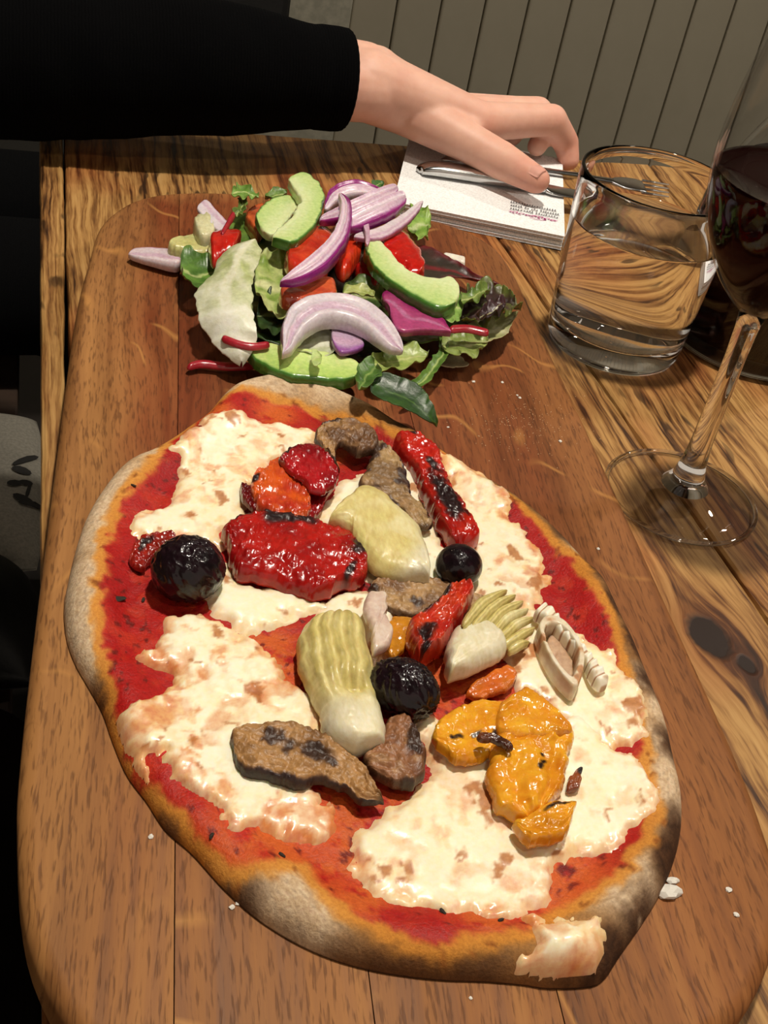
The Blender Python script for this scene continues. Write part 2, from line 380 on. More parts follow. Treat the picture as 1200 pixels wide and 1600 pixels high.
# ------------------------------------------------------------------ table of reclaimed planks
TX1, TY0, TY1 = .82, -.12, .89
table = empty('table', (.41, .385, FLOOR)); tag(table, 'rustic plank table of knotty reclaimed pine', 'table')
def plank(xl, xr, y0, y1, seed, th=.036):
    ys = np.linspace(y0, y1, 90); n = len(ys)
    rr = np.random.RandomState(seed)
    l = np.array([xl(y) for y in ys])+.0007*(fbm(ys*40, ys*0, 3, seed)-.5)*2
    r = np.array([xr(y) for y in ys])-.0007*(fbm(ys*40, ys*0+5, 3, seed)-.5)*2
    rows = []
    prof = [(0, -th), (0, -.003), (.0006, -.001), (.0022, 0)]
    for k in range(n):
        row = [(l[k]+a, ys[k], z) for a, z in prof]
        for s in np.linspace(0, 1, 8)[1:-1]:
            x = l[k]+.0022+(r[k]-l[k]-.0044)*s
            row.append((x, ys[k], -.0008*vnoise(np.array([x*25]), np.array([ys[k]*6]), seed)[0]))
        row += [(r[k]-a, ys[k], z) for a, z in reversed(prof)]
        if k in (0, n-1): row = [(x, y, z-.002 if z > -.01 else z) for x, y, z in row]
        if k == 1 or k == n-2: row = [(x, y0+.003 if k == 1 else y1-.003, z) for x, y, z in row]
        rows.append(row)
    m = len(rows[0]); V = [v for row in rows for v in row]
    Fc = [(i*m+j, i*m+j+1, (i+1)*m+j+1, (i+1)*m+j) for i in range(n-1) for j in range(m-1)]
    Fc += [(i*m, (i+1)*m, (i+1)*m+m-1, i*m+m-1) for i in range(n-1)]
    Fc += [tuple(range(m-1, -1, -1)), tuple(range((n-1)*m, n*m))]
    o = mesh_obj('plank', V, Fc, M['table'], None, smooth=False)
    a = o.data.attributes.new('wpos', 'FLOAT_VECTOR', 'POINT'); a.data.foreach_set('vector', np.array(V, np.float32).ravel())
    bm = bmesh.new(); bm.from_mesh(o.data); bmesh.ops.recalc_face_normals(bm, faces=bm.faces[:]); bm.to_mesh(o.data); bm.free()
    o.parent = table; o.location = -table.location
    o['plank_seed'] = float(seed)*.37
j1 = lambda y: .0145+.0012*math.sin(y*9)
crk = lambda y: .0012+.0022*math.exp(-((y-.57)/.06)**2)
j2 = lambda y: .3377-.0467*y
plank(lambda y: 0.0, lambda y: j1(y)-crk(y)*.5, TY0, TY1, 2)
plank(lambda y: j1(y)+crk(y)*.5, lambda y: j2(y)-.0006, TY0, TY1, 5)
plank(lambda y: j2(y)+.0006, lambda y: .478, TY0, TY1, 3)
plank(lambda y: .4795, lambda y: .64, TY0, TY1, 7)
plank(lambda y: .6415, lambda y: TX1, TY0, TY1, 11)
for (x0, x1, y0, y1, nm) in [(.05, TX1-.05, .06, .10, 'rail'), (.05, TX1-.05, .74, .78, 'rail'), (.06, .10, .10, .74, 'rail'), (TX1-.10, TX1-.06, .10, .74, 'rail')]:
    box(nm, x0, x1, y0, y1, -.12, -.0362, M['table_under'], table)
for x in (.06, TX1-.13):
    for y in (.03, .74):
        box('leg', x, x+.07, y, y+.07, FLOOR, -.0364, M['table_under'], table)

# ------------------------------------------------------------------ serving board
BZ = .022
BO = catmull([(.026, .636), (.033, .676), (.043, .698), (.057, .716), (.08, .728), (.12, .7335), (.18, .728), (.235, .716), (.262, .703), (.279, .678), (.2815, .640), (.2775, .594), (.27, .48), (.2595, .345), (.2535, .27), (.248, .23), (.240, .2), (.219, .174), (.2, .161), (.16, .148), (.1, .145), (.05, .155), (.02, .172), (.007, .185), (-.002, .205), (-.006, .225), (-.0075, .25), (-.007, .279), (-.0008, .363), (.0162, .563)], 220, True)
board = empty('serving_board', (.13, .44, 0)); tag(board, 'long rounded oak serving board under the pizza and salad', 'board')
ang = math.atan2(.088, 1)                      # board axis leans a little from the table's
ax = np.array((math.sin(ang), math.cos(ang))); ar = np.array((math.cos(ang), -math.sin(ang)))
b0 = np.array((.13, .44))
def to_b(p): d = np.asarray(p)[..., :2]-b0; return np.stack([d@ar, d@ax], -1)
BL = to_b(BO)
def jx(px, py): return to_b(P(px, py, BZ)[:2])[0]
cuts = [-1, jx(275, 1100), jx(577, 1530), jx(577, 1530)+(jx(577, 1530)-jx(275, 1100)), 1]
def clip_half(poly, x, keep_gt):
    out = []
    for i in range(len(poly)):
        a, b = poly[i], poly[(i+1) % len(poly)]
        ia = (a[0] >= x) == keep_gt; ib = (b[0] >= x) == keep_gt
        if ia: out.append(a)
        if ia != ib:
            t = (x-a[0])/(b[0]-a[0]); out.append(a+(b-a)*t)
    return np.array(out)
for k in range(4):
    pl = clip_half(clip_half(BL, cuts[k]+.00018, True), cuts[k+1]-.00018, False)
    # drop near-duplicate points
    keep = [i for i in range(len(pl)) if np.linalg.norm(pl[i]-pl[i-1]) > 2e-4]; pl = pl[keep]
    bm = bmesh.new()
    vsb = [bm.verts.new((p[0], p[1], 0.0)) for p in pl]
    f = bm.faces.new(vsb)
    r = bmesh.ops.extrude_face_region(bm, geom=[f]); tv = [v for v in r['geom'] if isinstance(v, bmesh.types.BMVert)]
    for v in tv: v.co.z = BZ
    bmesh.ops.recalc_face_normals(bm, faces=bm.faces[:])
    outer, joint = [], []
    for e in bm.edges:
        a, b = e.verts
        if abs(a.co.z-b.co.z) > 1e-5: continue
        isj = any(abs(a.co.x-c-s) < 2e-4 and abs(b.co.x-c-s) < 2e-4 for c in cuts[1:4] for s in (.00018, -.00018))
        (joint if isj else outer).append(e)
    bmesh.ops.bevel(bm, geom=outer, offset=.006, segments=4, affect='EDGES', profile=.5, clamp_overlap=True)
    me = bpy.data.meshes.new('board_plank'); bm.to_mesh(me); bm.free(); me.materials.append(M['board'])
    for pg in me.polygons: pg.use_smooth = True
    me.set_sharp_from_angle(angle=.6)
    V = np.array([v.co[:] for v in me.vertices], np.float32)
    a = me.attributes.new('bpos', 'FLOAT_VECTOR', 'POINT'); a.data.foreach_set('vector', V.ravel())
    o = bpy.data.objects.new('board_plank', me); link(o, board); o.rotation_euler.z = -ang; o['plank_seed'] = [.0, 1.3, 2.1, 3.7][k]
# ================================================================== pizza
OUT = [(390,588),(430,583),(480,590),(530,605),(580,628),(620,650),(660,675),(700,700),(740,720),(790,750),(840,785),(880,820),(920,870),(950,920),(975,970),(1000,1020),(1025,1075),(1045,1130),(1058,1190),(1068,1240),(1068,1290),(1055,1340),(1035,1390),(1005,1440),(970,1490),(940,1532),(900,1540),(850,1540),(820,1535),(760,1530),(700,1528),(640,1522),(580,1512),(520,1495),(460,1468),(400,1430),(350,1385),(300,1330),(260,1285),(230,1240),(200,1200),(178,1150),(160,1100),(138,1060),(118,1025),(104,985),(100,940),(106,890),(118,840),(135,790),(160,750),(195,715),(240,690),(285,662),(320,640),(345,612),(365,597)]
PW = [P(x, y, BZ+(.009 if y < 900 else .002 if y > 1300 else .005))[:2] for x, y in OUT]
PW = catmull(PW, 300, True)
PC = np.array((.118, .335))
SAU = [(300,672),(350,632),(400,622),(450,630),(500,645),(560,660),(620,672),(680,690),(730,722),(780,758),(830,795),(865,840),(903,880),(938,930),(963,980),(978,1030),(988,1090),(1005,1150),(1000,1200),(1015,1240),(1018,1280),(1000,1330),(965,1375),(910,1405),(840,1440),(790,1465),(720,1475),(650,1468),(590,1452),(540,1425),(495,1390),(480,1350),(440,1345),(390,1350),(345,1335),(300,1290),(262,1250),(215,1205),(190,1130),(180,1080),(165,1020),(158,960),(160,900),(170,860),(190,800),(220,760),(250,720),(280,690)]
SAU = [(x-13, y+9) if x > 590 and y < 1045 else (x-8, y) if x > 960 else (x, y) for x, y in SAU]
SW = catmull([P(x, y, BZ+.008)[:2] for x, y in SAU], 200, True)
def pw(px, py): return P(px, py, BZ+.008)[:2]
def pizza_h(x, y, fine=1.0):                             # height of the dough above the board
    x = np.asarray(x, float); y = np.asarray(y, float); sh = x.shape
    d = sdf(x, y, PW).reshape(sh)
    rim = .0105+.0035*(fbm(x*28, y*28, 2, 3)-.5)*2
    e = np.clip(d/.009, 0, 1); up = np.sqrt(np.clip(1-(1-e)**2, 0, 1))
    inner = .0058+.0012*(fbm(x*60, y*60, 3, 9)-.5)
    h = np.where(d < .009, rim*up, rim+(inner-rim)*sst(.009, .026, d))
    h = h+fine*.0006*(fbm(x*260, y*260, 2, 5)-.5)*np.clip(d/.004, 0, 1)
    return np.where(d < 0, -.004, h), d
def blobmask(x, y, lst, k=1.0):
    m = np.zeros(np.shape(x))
    for (px, py, r) in lst:
        c = pw(px, py); rr = r/3700.0*k
        m = np.maximum(m, (1.0 if not (lst is CHAR and py > 1380 and 380 < px < 900) else .45)*np.exp(-((x-c[0])**2+(y-c[1])**2)/(rr*rr)))
    return m
CHAR = [(205,1080,55),(215,1110,40),(245,1250,50),(290,1320,45),(210,1200,40),(360,1395,45),(520,1490,50),(600,1520,60),(720,1530,60),(440,1460,50),(640,668,40),(690,692,40),(720,705,30),(800,755,30),(850,785,35),(900,835,45),(930,890,40),(965,950,40),(990,1010,40),(1015,1060,40),(1050,1160,40),(1066,1300,50),(1050,1345,50),(1010,1430,50),(965,1490,45),(940,1520,40),(770,740,25),(255,1280,50),(760,1500,30)]
ORANGE = [(450,1325,85),(535,1300,75),(590,1330,30),(430,1010,40),(470,1050,30),(880,1375,55),(520,700,30),(430,640,30),(690,1050,60),(740,1080,50),(330,930,25),(330,650,30),(560,1400,30),(760,1430,30),(620,1280,40)]
FLOUR = [(180,800,130),(115,940,110),(120,1010,70),(260,690,90),(400,600,90),(520,610,60),(400,1400,75),(460,1430,60),(360,1370,45),(1040,1190,75),(1045,1110,40),(1030,1250,60),(980,1390,55),(920,860,40),(950,1030,25),(1010,1060,30)]
def pizza_col(x, y, d):
    n1 = fbm(x*220, y*220, 4, 21); n2 = fbm(x*55, y*55, 3, 33); n3 = fbm(x*900, y*900, 2, 8)
    ds = sdf(x, y, SW).reshape(np.shape(x))+(n1-.5)*.006+(n2-.5)*.006
    fl = np.clip(blobmask(x, y, FLOUR)*1.5, 0, 1)
    c = mix((150, 104, 58), (178, 132, 78), n1)                       # baked dough
    c = mix(c, (116, 72, 36), sst(.006, .001, d)*(.4+.6*n2))
    c = mix(c, mix((180, 148, 112), (236, 214, 184), n3), fl*sst(.2, .55, n1*.5+fl*.6))
    speck = sst(.66, .74, n3)*.35
    c = mix(c, (110, 84, 62), speck)
    ch = np.clip(blobmask(x, y, CHAR)*1.4-fl*.35, 0, 1)*sst(.018, .007, d)*sst(.22, .6, n1*.7+n2*.3+.15*ch_edge(d))
    c = mix(c, mix((40, 23, 14), (84, 52, 30), n3), np.clip(ch, 0, 1)*.92)
    om = sst(-.0065, -.0025, ds)*(1-.75*fl*sst(-.004, -.009, ds))
    c = mix(c, mix((196, 122, 42), (214, 146, 62), n1), om*.9)
    c = mix(c, (120, 62, 24), sst(.70, .78, n1)*om*.7)
    sm = sst(-.0012, .0022, ds)
    red = mix((150, 16, 20), (176, 30, 24), n2)
    red = mix(red, (204, 102, 40), np.clip(blobmask(x, y, ORANGE, 1.3)*1.35*sst(.2, .5, n1), 0, 1)*.85)
    red = mix(red, (190, 62, 34), sst(.55, .75, fbm(x*120, y*120, 3, 77))*.5)
    red = mix(red, (96, 20, 14), sst(.74, .80, fbm(x*330, y*330, 2, 61))*.8)
    c = mix(c, red, sm)
    return c, .85-.38*sm
def ch_edge(d): return sst(.01, .002, d)
pizza = empty('pizza', (PC[0], PC[1], BZ)); tag(pizza, 'long oval stone-baked pizza with tomato sauce and melted cheese', 'pizza')
na, nr = 520, 150
angs = np.linspace(0, 2*math.pi, na, endpoint=False)
# outline radius per angle
dv = PW-PC; pa = np.unwrap(np.arctan2(dv[:, 1], dv[:, 0])); rad = np.hypot(dv[:, 0], dv[:, 1])
o_ = np.argsort(np.mod(pa, 2*math.pi)); pas = np.mod(pa, 2*math.pi)[o_]; rs = rad[o_]
R = np.interp(angs, np.concatenate([pas-2*math.pi, pas, pas+2*math.pi]), np.concatenate([rs]*3))
fr = np.linspace(0, 1, nr)**.85
X_ = PC[0]+np.outer(fr, R*np.cos(angs)); Y_ = PC[1]+np.outer(fr, R*np.sin(angs))
h_, d_ = pizza_h(X_, Y_); h_[-1] = 0.0012; d_[-1] = 0
c_, r_ = pizza_col(X_, Y_, np.maximum(d_, 0))
V = np.stack([X_, Y_, BZ+h_], -1).reshape(-1, 3)
bot = np.stack([X_[-1], Y_[-1], np.full(na, BZ+.0002)], -1); Vall = np.vstack([V, bot])
idx = np.arange(nr*na).reshape(nr, na); nx = np.roll(idx, -1, 1)
Fq = np.stack([idx[:-1], idx[1:], nx[1:], nx[:-1]], -1).reshape(-1, 4).tolist()
bi = np.arange(nr*na, nr*na+na); bn = np.roll(bi, -1)
Fq += np.stack([idx[-1], bi, bn, nx[-1]], -1).tolist()
Fq.append(bi[::-1].tolist())
ca = np.vstack([c_.reshape(-1, 3), np.tile((50, 30, 18), (na, 1))]); ra = np.concatenate([r_.ravel(), np.full(na, .8)])
mesh_obj('base', Vall, Fq, M['dough'], pizza, ca, ra, origin=(PC[0], PC[1], BZ))

CHEESE = {
 'c1': ([(330,660),(380,650),(430,658),(492,664),(495,690),(450,705),(415,730),(395,760),(388,790),(390,805),(355,825),(345,850),(300,848),(260,842),(215,832),(195,815),(220,795),(262,785),(272,750),(275,720),(268,700),(300,680)], .0030, .35),
 'c2': ([(338,850),(365,880),(375,905),(420,912),(500,930),(530,950),(470,960),(440,975),(390,985),(365,968),(330,940),(325,905)], .0036, .0),
 'c3': ([(270,960),(310,945),(345,958),(380,990),(430,1020),(450,1060),(480,1072),(510,1110),(515,1170),(480,1215),(500,1250),(518,1290),(490,1312),(440,1300),(410,1290),(370,1285),(330,1250),(290,1235),(268,1195),(235,1190),(215,1222),(206,1190),(180,1140),(200,1110),(240,1080),(268,1045),(215,1032),(220,1010),(250,1000),(260,975)], .0030, .55),
 'c4': ([(495,800),(540,750),(640,715),(690,830),(700,905),(660,915),(600,905),(560,895),(520,830)], .0030, .0),
 'c5': ([(680,708),(740,728),(785,768),(803,810),(830,838),(857,880),(847,920),(822,955),(760,940),(725,905),(735,860),(715,800),(695,755)], .0026, .45),
 'c6': ([(650,1105),(720,1130),(790,1180),(840,1180),(895,1110),(950,1138),(978,1168),(1003,1190),(1014,1250),(992,1292),(960,1322),(905,1332),(868,1352),(852,1402),(800,1432),(730,1426),(650,1415),(600,1402),(560,1372),(556,1300),(600,1258),(665,1205)], .0036, .25),
 'c7': ([(800,990),(822,948),(860,955),(940,1008),(992,1060),(1012,1100),(1002,1150),(960,1162),(900,1140),(850,1100),(800,1050)], .0034, .25),
 'c8': ([(832,1438),(880,1436),(928,1448),(934,1495),(930,1526),(890,1534),(836,1530),(820,1512),(838,1480)], .0034, .5),
 'c9': ([(495,975),(505,930),(540,915),(585,922),(612,940),(620,1000),(600,1030),(540,1030)], .0030, .1),
}
def cheese(key, spec):
    px, th, spots = spec; seed = sum(map(ord, key))
    poly = catmull([P(x, y, BZ+.009)[:2] for x, y in px], 90, True)
    st = .00095; lo = poly.min(0)-.005; hi = poly.max(0)+.005
    gx, gy = np.meshgrid(np.arange(lo[0], hi[0], st), np.arange(lo[1], hi[1], st), indexing='ij')
    n1 = fbm(gx*190, gy*190, 3, seed); n2 = fbm(gx*70, gy*70, 3, seed+5); n3 = fbm(gx*420, gy*420, 2, seed+9)
    s = sdf(gx, gy, poly).reshape(gx.shape)+(n1-.5)*.008*(.5+spots)+(n2-.5)*.006+(n3-.5)*.002
    hz, d = pizza_h(gx, gy, 0.0); s = np.minimum(s, d*1.2-(.0014 if key == 'c8' else .0022))
    t = np.where(s > 0, th*(1-np.exp(-s/.0028))*(1+(n2-.5)*.4)+(.0012 if key in ('c8', 'c3') else 0), s*.7)
    hole = sst(.60-.08*spots, .74, fbm(gx*130, gy*130, 3, seed+40))*spots
    t = t-(hole*.0012+(n3-.5)*.0006*spots+(n1-.5)*.0004*spots)*(s > 0)
    z = BZ+hz+t
    z = np.maximum(z, BZ+.0004)
    c = mix((250, 238, 200), (255, 250, 228), n2)
    w1 = gx+.004*(n2-.5)*2; w2 = gy+.004*(n1-.5)*2
    mot = fbm(w1*95, w2*95, 4, seed+21); fine_ = fbm(w1*300, w2*300, 3, seed+25)
    thin = sst(.0055, .0006, s+(fine_-.5)*.003)
    tint = mix(mix((234, 176, 104), (218, 122, 52), sst(.35, .65, n2)), (198, 70, 46), sst(.55, .75, fine_)*.6)
    c = mix(c, tint, np.clip(thin*(.22+.5*spots)+spots*1.1*sst(.50, .68, mot)*sst(.30, .6, fine_), 0, .8))
    c = mix(c, (232, 196, 150), sst(.52, .62, fine_)*spots*.35)
    c = mix(c, (206, 108, 50), hole*.6)
    c = mix(c, (172, 96, 44), sst(.70, .77, fbm(w1*130+31, w2*130, 3, seed+90))*.7*sst(.001, .003, s))
    ok = (t > -.0016) & (d > (.0012 if key == 'c8' else .002))
    keep = ok[:-1, :-1] | ok[1:, :-1] | ok[:-1, 1:] | ok[1:, 1:]
    ids = np.arange(gx.size).reshape(gx.shape)
    q = np.stack([ids[:-1, :-1], ids[1:, :-1], ids[1:, 1:], ids[:-1, 1:]], -1)[keep]
    used = np.unique(q); rem = np.full(gx.size, -1); rem[used] = np.arange(len(used))
    V = np.stack([gx.ravel(), gy.ravel(), z.ravel()], -1)[used]
    mesh_obj('melted_cheese', V, rem[q], M['cheese'], pizza, c.reshape(-1, 3)[used], np.full(len(used), .33), origin=(PC[0], PC[1], BZ))
for k, v in CHEESE.items(): cheese(k, v)
PZ = BZ+.0075                                   # level the toppings rest on

# ------------------------------------------------------------------ ribbon: a solid piece spanned between two edges
def ribbon(name, A, B, z0, th, colf, mat, hf=None, nt=56, ns=22, edge=.14, sheet=False, parent=None, pe=7, pt=14, zoff=.4, seed=1, settle=None, rag=.0015, tap=12, crease=0.0, res=1.0):
    nt = int(nt*res); ns = int(ns*res)
    def conv(E):
        return catmull([P(e[0], e[1], z0+th*zoff+(e[2] if len(e) > 2 else 0)) for e in E], nt)
    a = conv(A); b = conv(B)
    u = np.linspace(-1, 1, ns); s = np.sin(u*math.pi/2)*.6+u*.4
    w = ((s+1)/2)[None, :, None]
    if rag:
        tt = np.linspace(0, 1, nt); sd_ = int(abs(A[0][0]*7+B[0][1]*13)) % 997
        for E_, k_ in ((a, 0), (b, 50)):
            L_ = np.concatenate([[0], np.cumsum(np.linalg.norm(np.diff(E_, axis=0), axis=1))])
            E_[:, 0] += rag*2*(fbm(L_*160, L_*0+k_, 4, sd_)-.5); E_[:, 1] += rag*2*(fbm(L_*160, L_*0+k_+9, 4, sd_)-.5)
    if tap:
        tw = np.maximum(np.sqrt(np.clip(1-np.abs(np.linspace(-1, 1, nt))**tap, 0, 1)), .25)[:, None]
        m0 = (a+b)/2; a = m0+(a-m0)*tw; b = m0+(b-m0)*tw
    mid = a[:, None, :]*(1-w)+b[:, None, :]*w
    T, S = np.meshgrid(np.linspace(0, 1, nt), s, indexing='ij')
    es = np.sqrt(np.clip(1-np.abs(S)**pe, 0, 1)); et = np.sqrt(np.clip(1-np.abs(2*T-1)**pt, 0, 1))
    pr = edge+(1-edge)*es*et
    hh = hf(T, S, mid[..., 0], mid[..., 1]) if hf else np.zeros_like(T)
    low = mid[..., 2]-th*zoff
    if sheet:
        top = mid[..., 2]+hh+th*.5*pr; bot = mid[..., 2]+hh-th*.5*pr
    else:
        cr_ = N(mid[..., 0], mid[..., 1], 330, 7, 3); cr_ = (np.abs(2*cr_-1)-.25)*crease
        top = low+th*pr+hh*(.35+.65*es*et)+cr_*(.3+.7*es*et); bot = low-0*hh; top = np.maximum(top, bot+.0004)
    if settle is not None: bot = np.maximum(bot, settle); top = np.maximum(top, bot+th*.2)
    Vt = np.stack([mid[..., 0], mid[..., 1], top], -1).reshape(-1, 3); Vb = np.stack([mid[..., 0], mid[..., 1], bot], -1).reshape(-1, 3)
    V = np.vstack([Vt, Vb]); n = nt*ns
    i = np.arange(n).reshape(nt, ns)
    f1 = np.stack([i[:-1, :-1], i[1:, :-1], i[1:, 1:], i[:-1, 1:]], -1).reshape(-1, 4)
    f2 = f1[:, ::-1]+n
    bd = np.concatenate([i[0, :], i[1:, -1], i[-1, -2::-1], i[-2:0:-1, 0]]); bq = np.roll(bd, -1)
    f3 = np.stack([bd, bq, bq+n, bd+n], -1)
    x, y = mid[..., 0], mid[..., 1]
    r1 = colf(T, S, x, y)
    c, r = r1 if isinstance(r1, tuple) else (r1, np.full(T.shape, .35))
    col = np.vstack([c.reshape(-1, 3)]*2); rg = np.concatenate([r.ravel()]*2)
    org = np.array((V[:, 0].mean(), V[:, 1].mean(), V[:, 2].min()))
    fl = np.vstack([f1, f2, f3])
    o = mesh_obj(name, V, fl, mat, parent, col, rg, origin=org)
    bm = bmesh.new(); bm.from_mesh(o.data); bmesh.ops.recalc_face_normals(bm, faces=bm.faces[:]); bm.to_mesh(o.data); bm.free()
    return o
def N(x, y, sc, seed, oc=3): return fbm(x*sc, y*sc, oc, seed)
# colours
def c_pepper(c1=(176, 26, 20), c2=(140, 12, 14), orange=0.0, char=(), seed=1, rough=.25):
    def f(T, S, x, y):
        n = N(x, y, 160, seed); m = N(x, y, 60, seed+4)
        c = mix(c1, c2, sst(.3, .7, m)); c = mix(c, (214, 92, 30), orange*sst(.25, .7, n))
        k = np.zeros(T.shape)
        for (t, s, rt, rs_) in char: k = np.maximum(k, sst(1.25, .55, np.sqrt(((T-t)/rt)**2+((S-s)/rs_)**2)+(n-.5)*1.1))
        c = mix(c, (22, 10, 14), k*.93)
        return c, np.full(T.shape, rough)+.15*k
    return f
def c_aub(c1=(164, 124, 78), c2=(104, 70, 42), skin=(), seed=2):
    def f(T, S, x, y):
        n = N(x, y, 190, seed); m = N(x, y, 80, seed+3, 4)
        c = mix(c2, c1, sst(.28, .62, m)); c = mix(c, (176, 136, 92), sst(.58, .78, n)*.6); c = mix(c, (44, 24, 16), sst(.62, .76, N(x, y, 110, seed+8))*.85)
        for sd in skin:
            c = mix(c, (36, 18, 20), sst(.80, .95, S*sd+(n-.5)*.15))
        e = sst(.86, .98, np.maximum(np.abs(S), np.abs(2*T-1)))
        return mix(c, (48, 28, 18), e*.6), np.full(T.shape, .48)
    return f
def c_arti(rib=0, seed=3, basepos=1.0):
    def f(T, S, x, y):
        n = N(x, y, 140, seed); m = N(x, y, 60, seed+2)
        c = mix((222, 208, 146), (206, 188, 112), n)
        if rib: c = mix(c, (166, 150, 80), sst(.45, .9, np.abs(np.sin(S*rib+m*2.5+T*1.2)))*.55*sst(basepos, basepos-.25, T))
        c = mix(c, mix((232, 224, 196), (216, 206, 174), n), sst(basepos-.12, basepos+.08, T+(n-.5)*.08))
        return mix(c, (236, 228, 194), sst(.5, .75, m)*.5), np.full(T.shape, .4)
    return f
def h_wr(amp, sc, seed, ridge=0, ramp_=0):
    def f(T, S, x, y):
        h = ((N(x, y, sc*.55, seed, 3)-.5)*1.3+(fbm(T*5+N(x, y, 60, seed+2)*1.5, S*3.2, 3, seed+6)-.5)*.9)*amp
        if ridge: h = h+ramp_*np.abs(np.sin(S*ridge+N(x, y, 50, seed+1)*3))
        return h
    return f
def T_(o, label, cat, group=None): return tag(o, label, cat, group)

def rb(*a, **k):
    k.setdefault('crease', .0022); k.setdefault('res', 1.7); k.setdefault('rag', .002); return ribbon(*a, **k)
# red peppers
T_(rb('roasted_red_pepper', [(349,829),(370,812),(404,806),(454,806),(500,814),(546,831),(566,862),(578,886)], [(350,838),(360,878),(374,898),(420,907),(454,918),(500,930),(537,917),(570,912)], PZ+.001, .0085,
  c_pepper(char=[(.12, -.95, .16, .22), (.42, -.8, .13, .3), (.85, -.75, .07, .4), (.88, .55, .03, .5), (.3, -1, .05, .25)], seed=4), M['pepper'], h_wr(.0022, 120, 5), 70, 30),
  'large glossy red pepper slice with blistered top edge, between olive and artichoke', 'pepper')
ch = rb('roasted_red_pepper', [(400,742),(418,728),(440,714),(466,730),(478,756),(484,782)], [(384,770),(402,790),(424,806),(448,812),(474,812),(486,800)], PZ+.004, 0.0048, c_pepper((200, 76, 36), (176, 40, 26), .9, [(.05, -.1, .06, .35), (.9, .1, .03, .2)], seed=8), M['pepper'], h_wr(.003, 90, 6))
T_(ch, 'folded red pepper chunk showing its orange inside, beside folded aubergine', 'pepper')
def under(o, p): o.location = o.location-p.location; o.parent = p; return o
under(rb('outer_flap', [(434,716),(458,699),(492,695),(518,716)], [(446,730),(470,752),(500,770),(536,746)], PZ+.009, 0.0034, c_pepper((172, 24, 30), (128, 10, 20), 0, [(.1, -.9, .25, .2)], seed=12), M['pepper'], h_wr(.002, 100, 7)), ch)
under(rb('side_flap', [(372,752),(386,760),(402,758),(412,736)], [(378,776),(392,792),(410,798),(424,770)], PZ+.002, 0.0034, c_pepper((140, 16, 16), (96, 8, 10), 0, [(.8, .6, .12, .3)], seed=14), M['pepper'], h_wr(.0015, 100, 9)), ch)
under(rb('lower_flap', [(486,752),(508,752),(530,752)], [(470,806),(490,812),(506,788)], PZ+.002, 0.0029, c_pepper((166, 20, 22), (130, 10, 14), 0, (), seed=15), M['pepper'], h_wr(.0015, 100, 9)), ch)
T_(rb('roasted_red_pepper', [(606,682),(628,710),(645,738),(658,765),(674,795),(686,822),(700,850)], [(652,676),(678,704),(698,748),(714,778),(730,806),(746,840),(732,858)], PZ+.001, .0085,
  c_pepper((186, 30, 22), (150, 16, 14), .15, [(.62, .05, .24, .75), (.35, .1, .06, .3), (.05, .2, .04, .25)], seed=21), M['pepper'], h_wr(.0028, 130, 11), 70, 24),
  'long red pepper strip charred black at its end beside the small round olive', 'pepper')
T_(rb('roasted_red_pepper', [(704,922),(684,940),(664,958),(644,980),(640,1005),(642,1030)], [(740,914),(736,938),(722,964),(704,992),(688,1012),(668,1032)], PZ+.005, .009,
  c_pepper((206, 52, 30), (176, 30, 20), .4, [(.25, -.85, .3, .4), (.8, -.2, .12, .5), (.95, .2, .06, .6)], seed=24), M['pepper'], h_wr(.0022, 140, 12, 5, .0012), 60, 24),
  'short red pepper strip with one blackened edge leaning on the fanned artichoke', 'pepper')
T_(rb('roasted_red_pepper', [(203,872),(222,842),(250,832),(282,834)], [(212,892),(228,890),(242,872),(262,852)], PZ, 0.0029, c_pepper((150, 22, 20), (110, 12, 12), .2, [(.4, -.3, .2, .4)], seed=27), M['pepper'], h_wr(.0015, 120, 13), 40, 18),
  'small dark red pepper scrap tucked behind the large olive', 'pepper')
# aubergines
T_(rb('grilled_aubergine', [(496,702),(494,676),(508,660),(532,655),(560,660),(582,672),(596,694)], [(536,742),(524,716),(527,698),(544,700),(560,712),(572,712),(586,710)], PZ+.005, 0.0043, c_aub(skin=(-1,), seed=31), M['aub'], h_wr(.003, 100, 31), 64, 24),
  'folded aubergine slice curling over itself at the salad end of the pizza', 'aubergine')
T_(rb('grilled_aubergine', [(586,688),(580,714),(562,756),(592,776),(622,796),(640,814),(654,828)], [(600,690),(624,716),(640,750),(647,775),(662,795),(677,815),(676,826)], PZ+.004, 0.0036, c_aub((166, 134, 90), (124, 94, 60), (1,), seed=33), M['aub'], h_wr(.002, 120, 33), 56, 24),
  'grey-brown aubergine slice lying against the plump pale artichoke', 'aubergine')
T_(rb('grilled_aubergine', [(572,914),(598,903),(642,899),(688,907),(722,922),(766,938)], [(578,922),(606,950),(638,962),(680,968),(712,968),(752,952)], PZ+.001, 0.0034, c_aub((172, 136, 92), (116, 80, 50), (-1,), seed=36), M['aub'], h_wr(.0014, 150, 36), 56, 24),
  'half-moon aubergine slice with dark skin edge under the small round olive', 'aubergine')
T_(rb('grilled_aubergine', [(358,1153),(364,1138),(413,1129),(467,1133),(507,1148),(540,1172),(572,1195),(602,1250)], [(361,1168),(374,1197),(407,1214),(463,1224),(500,1224),(540,1238),(567,1253),(597,1260)], PZ+.003, 0.0048, c_aub((170, 126, 76), (116, 80, 46), (1,), seed=39), M['aub'], h_wr(.0032, 95, 39), 76, 28),
  'long shrivelled aubergine slice beside the foot of the upright artichoke', 'aubergine')
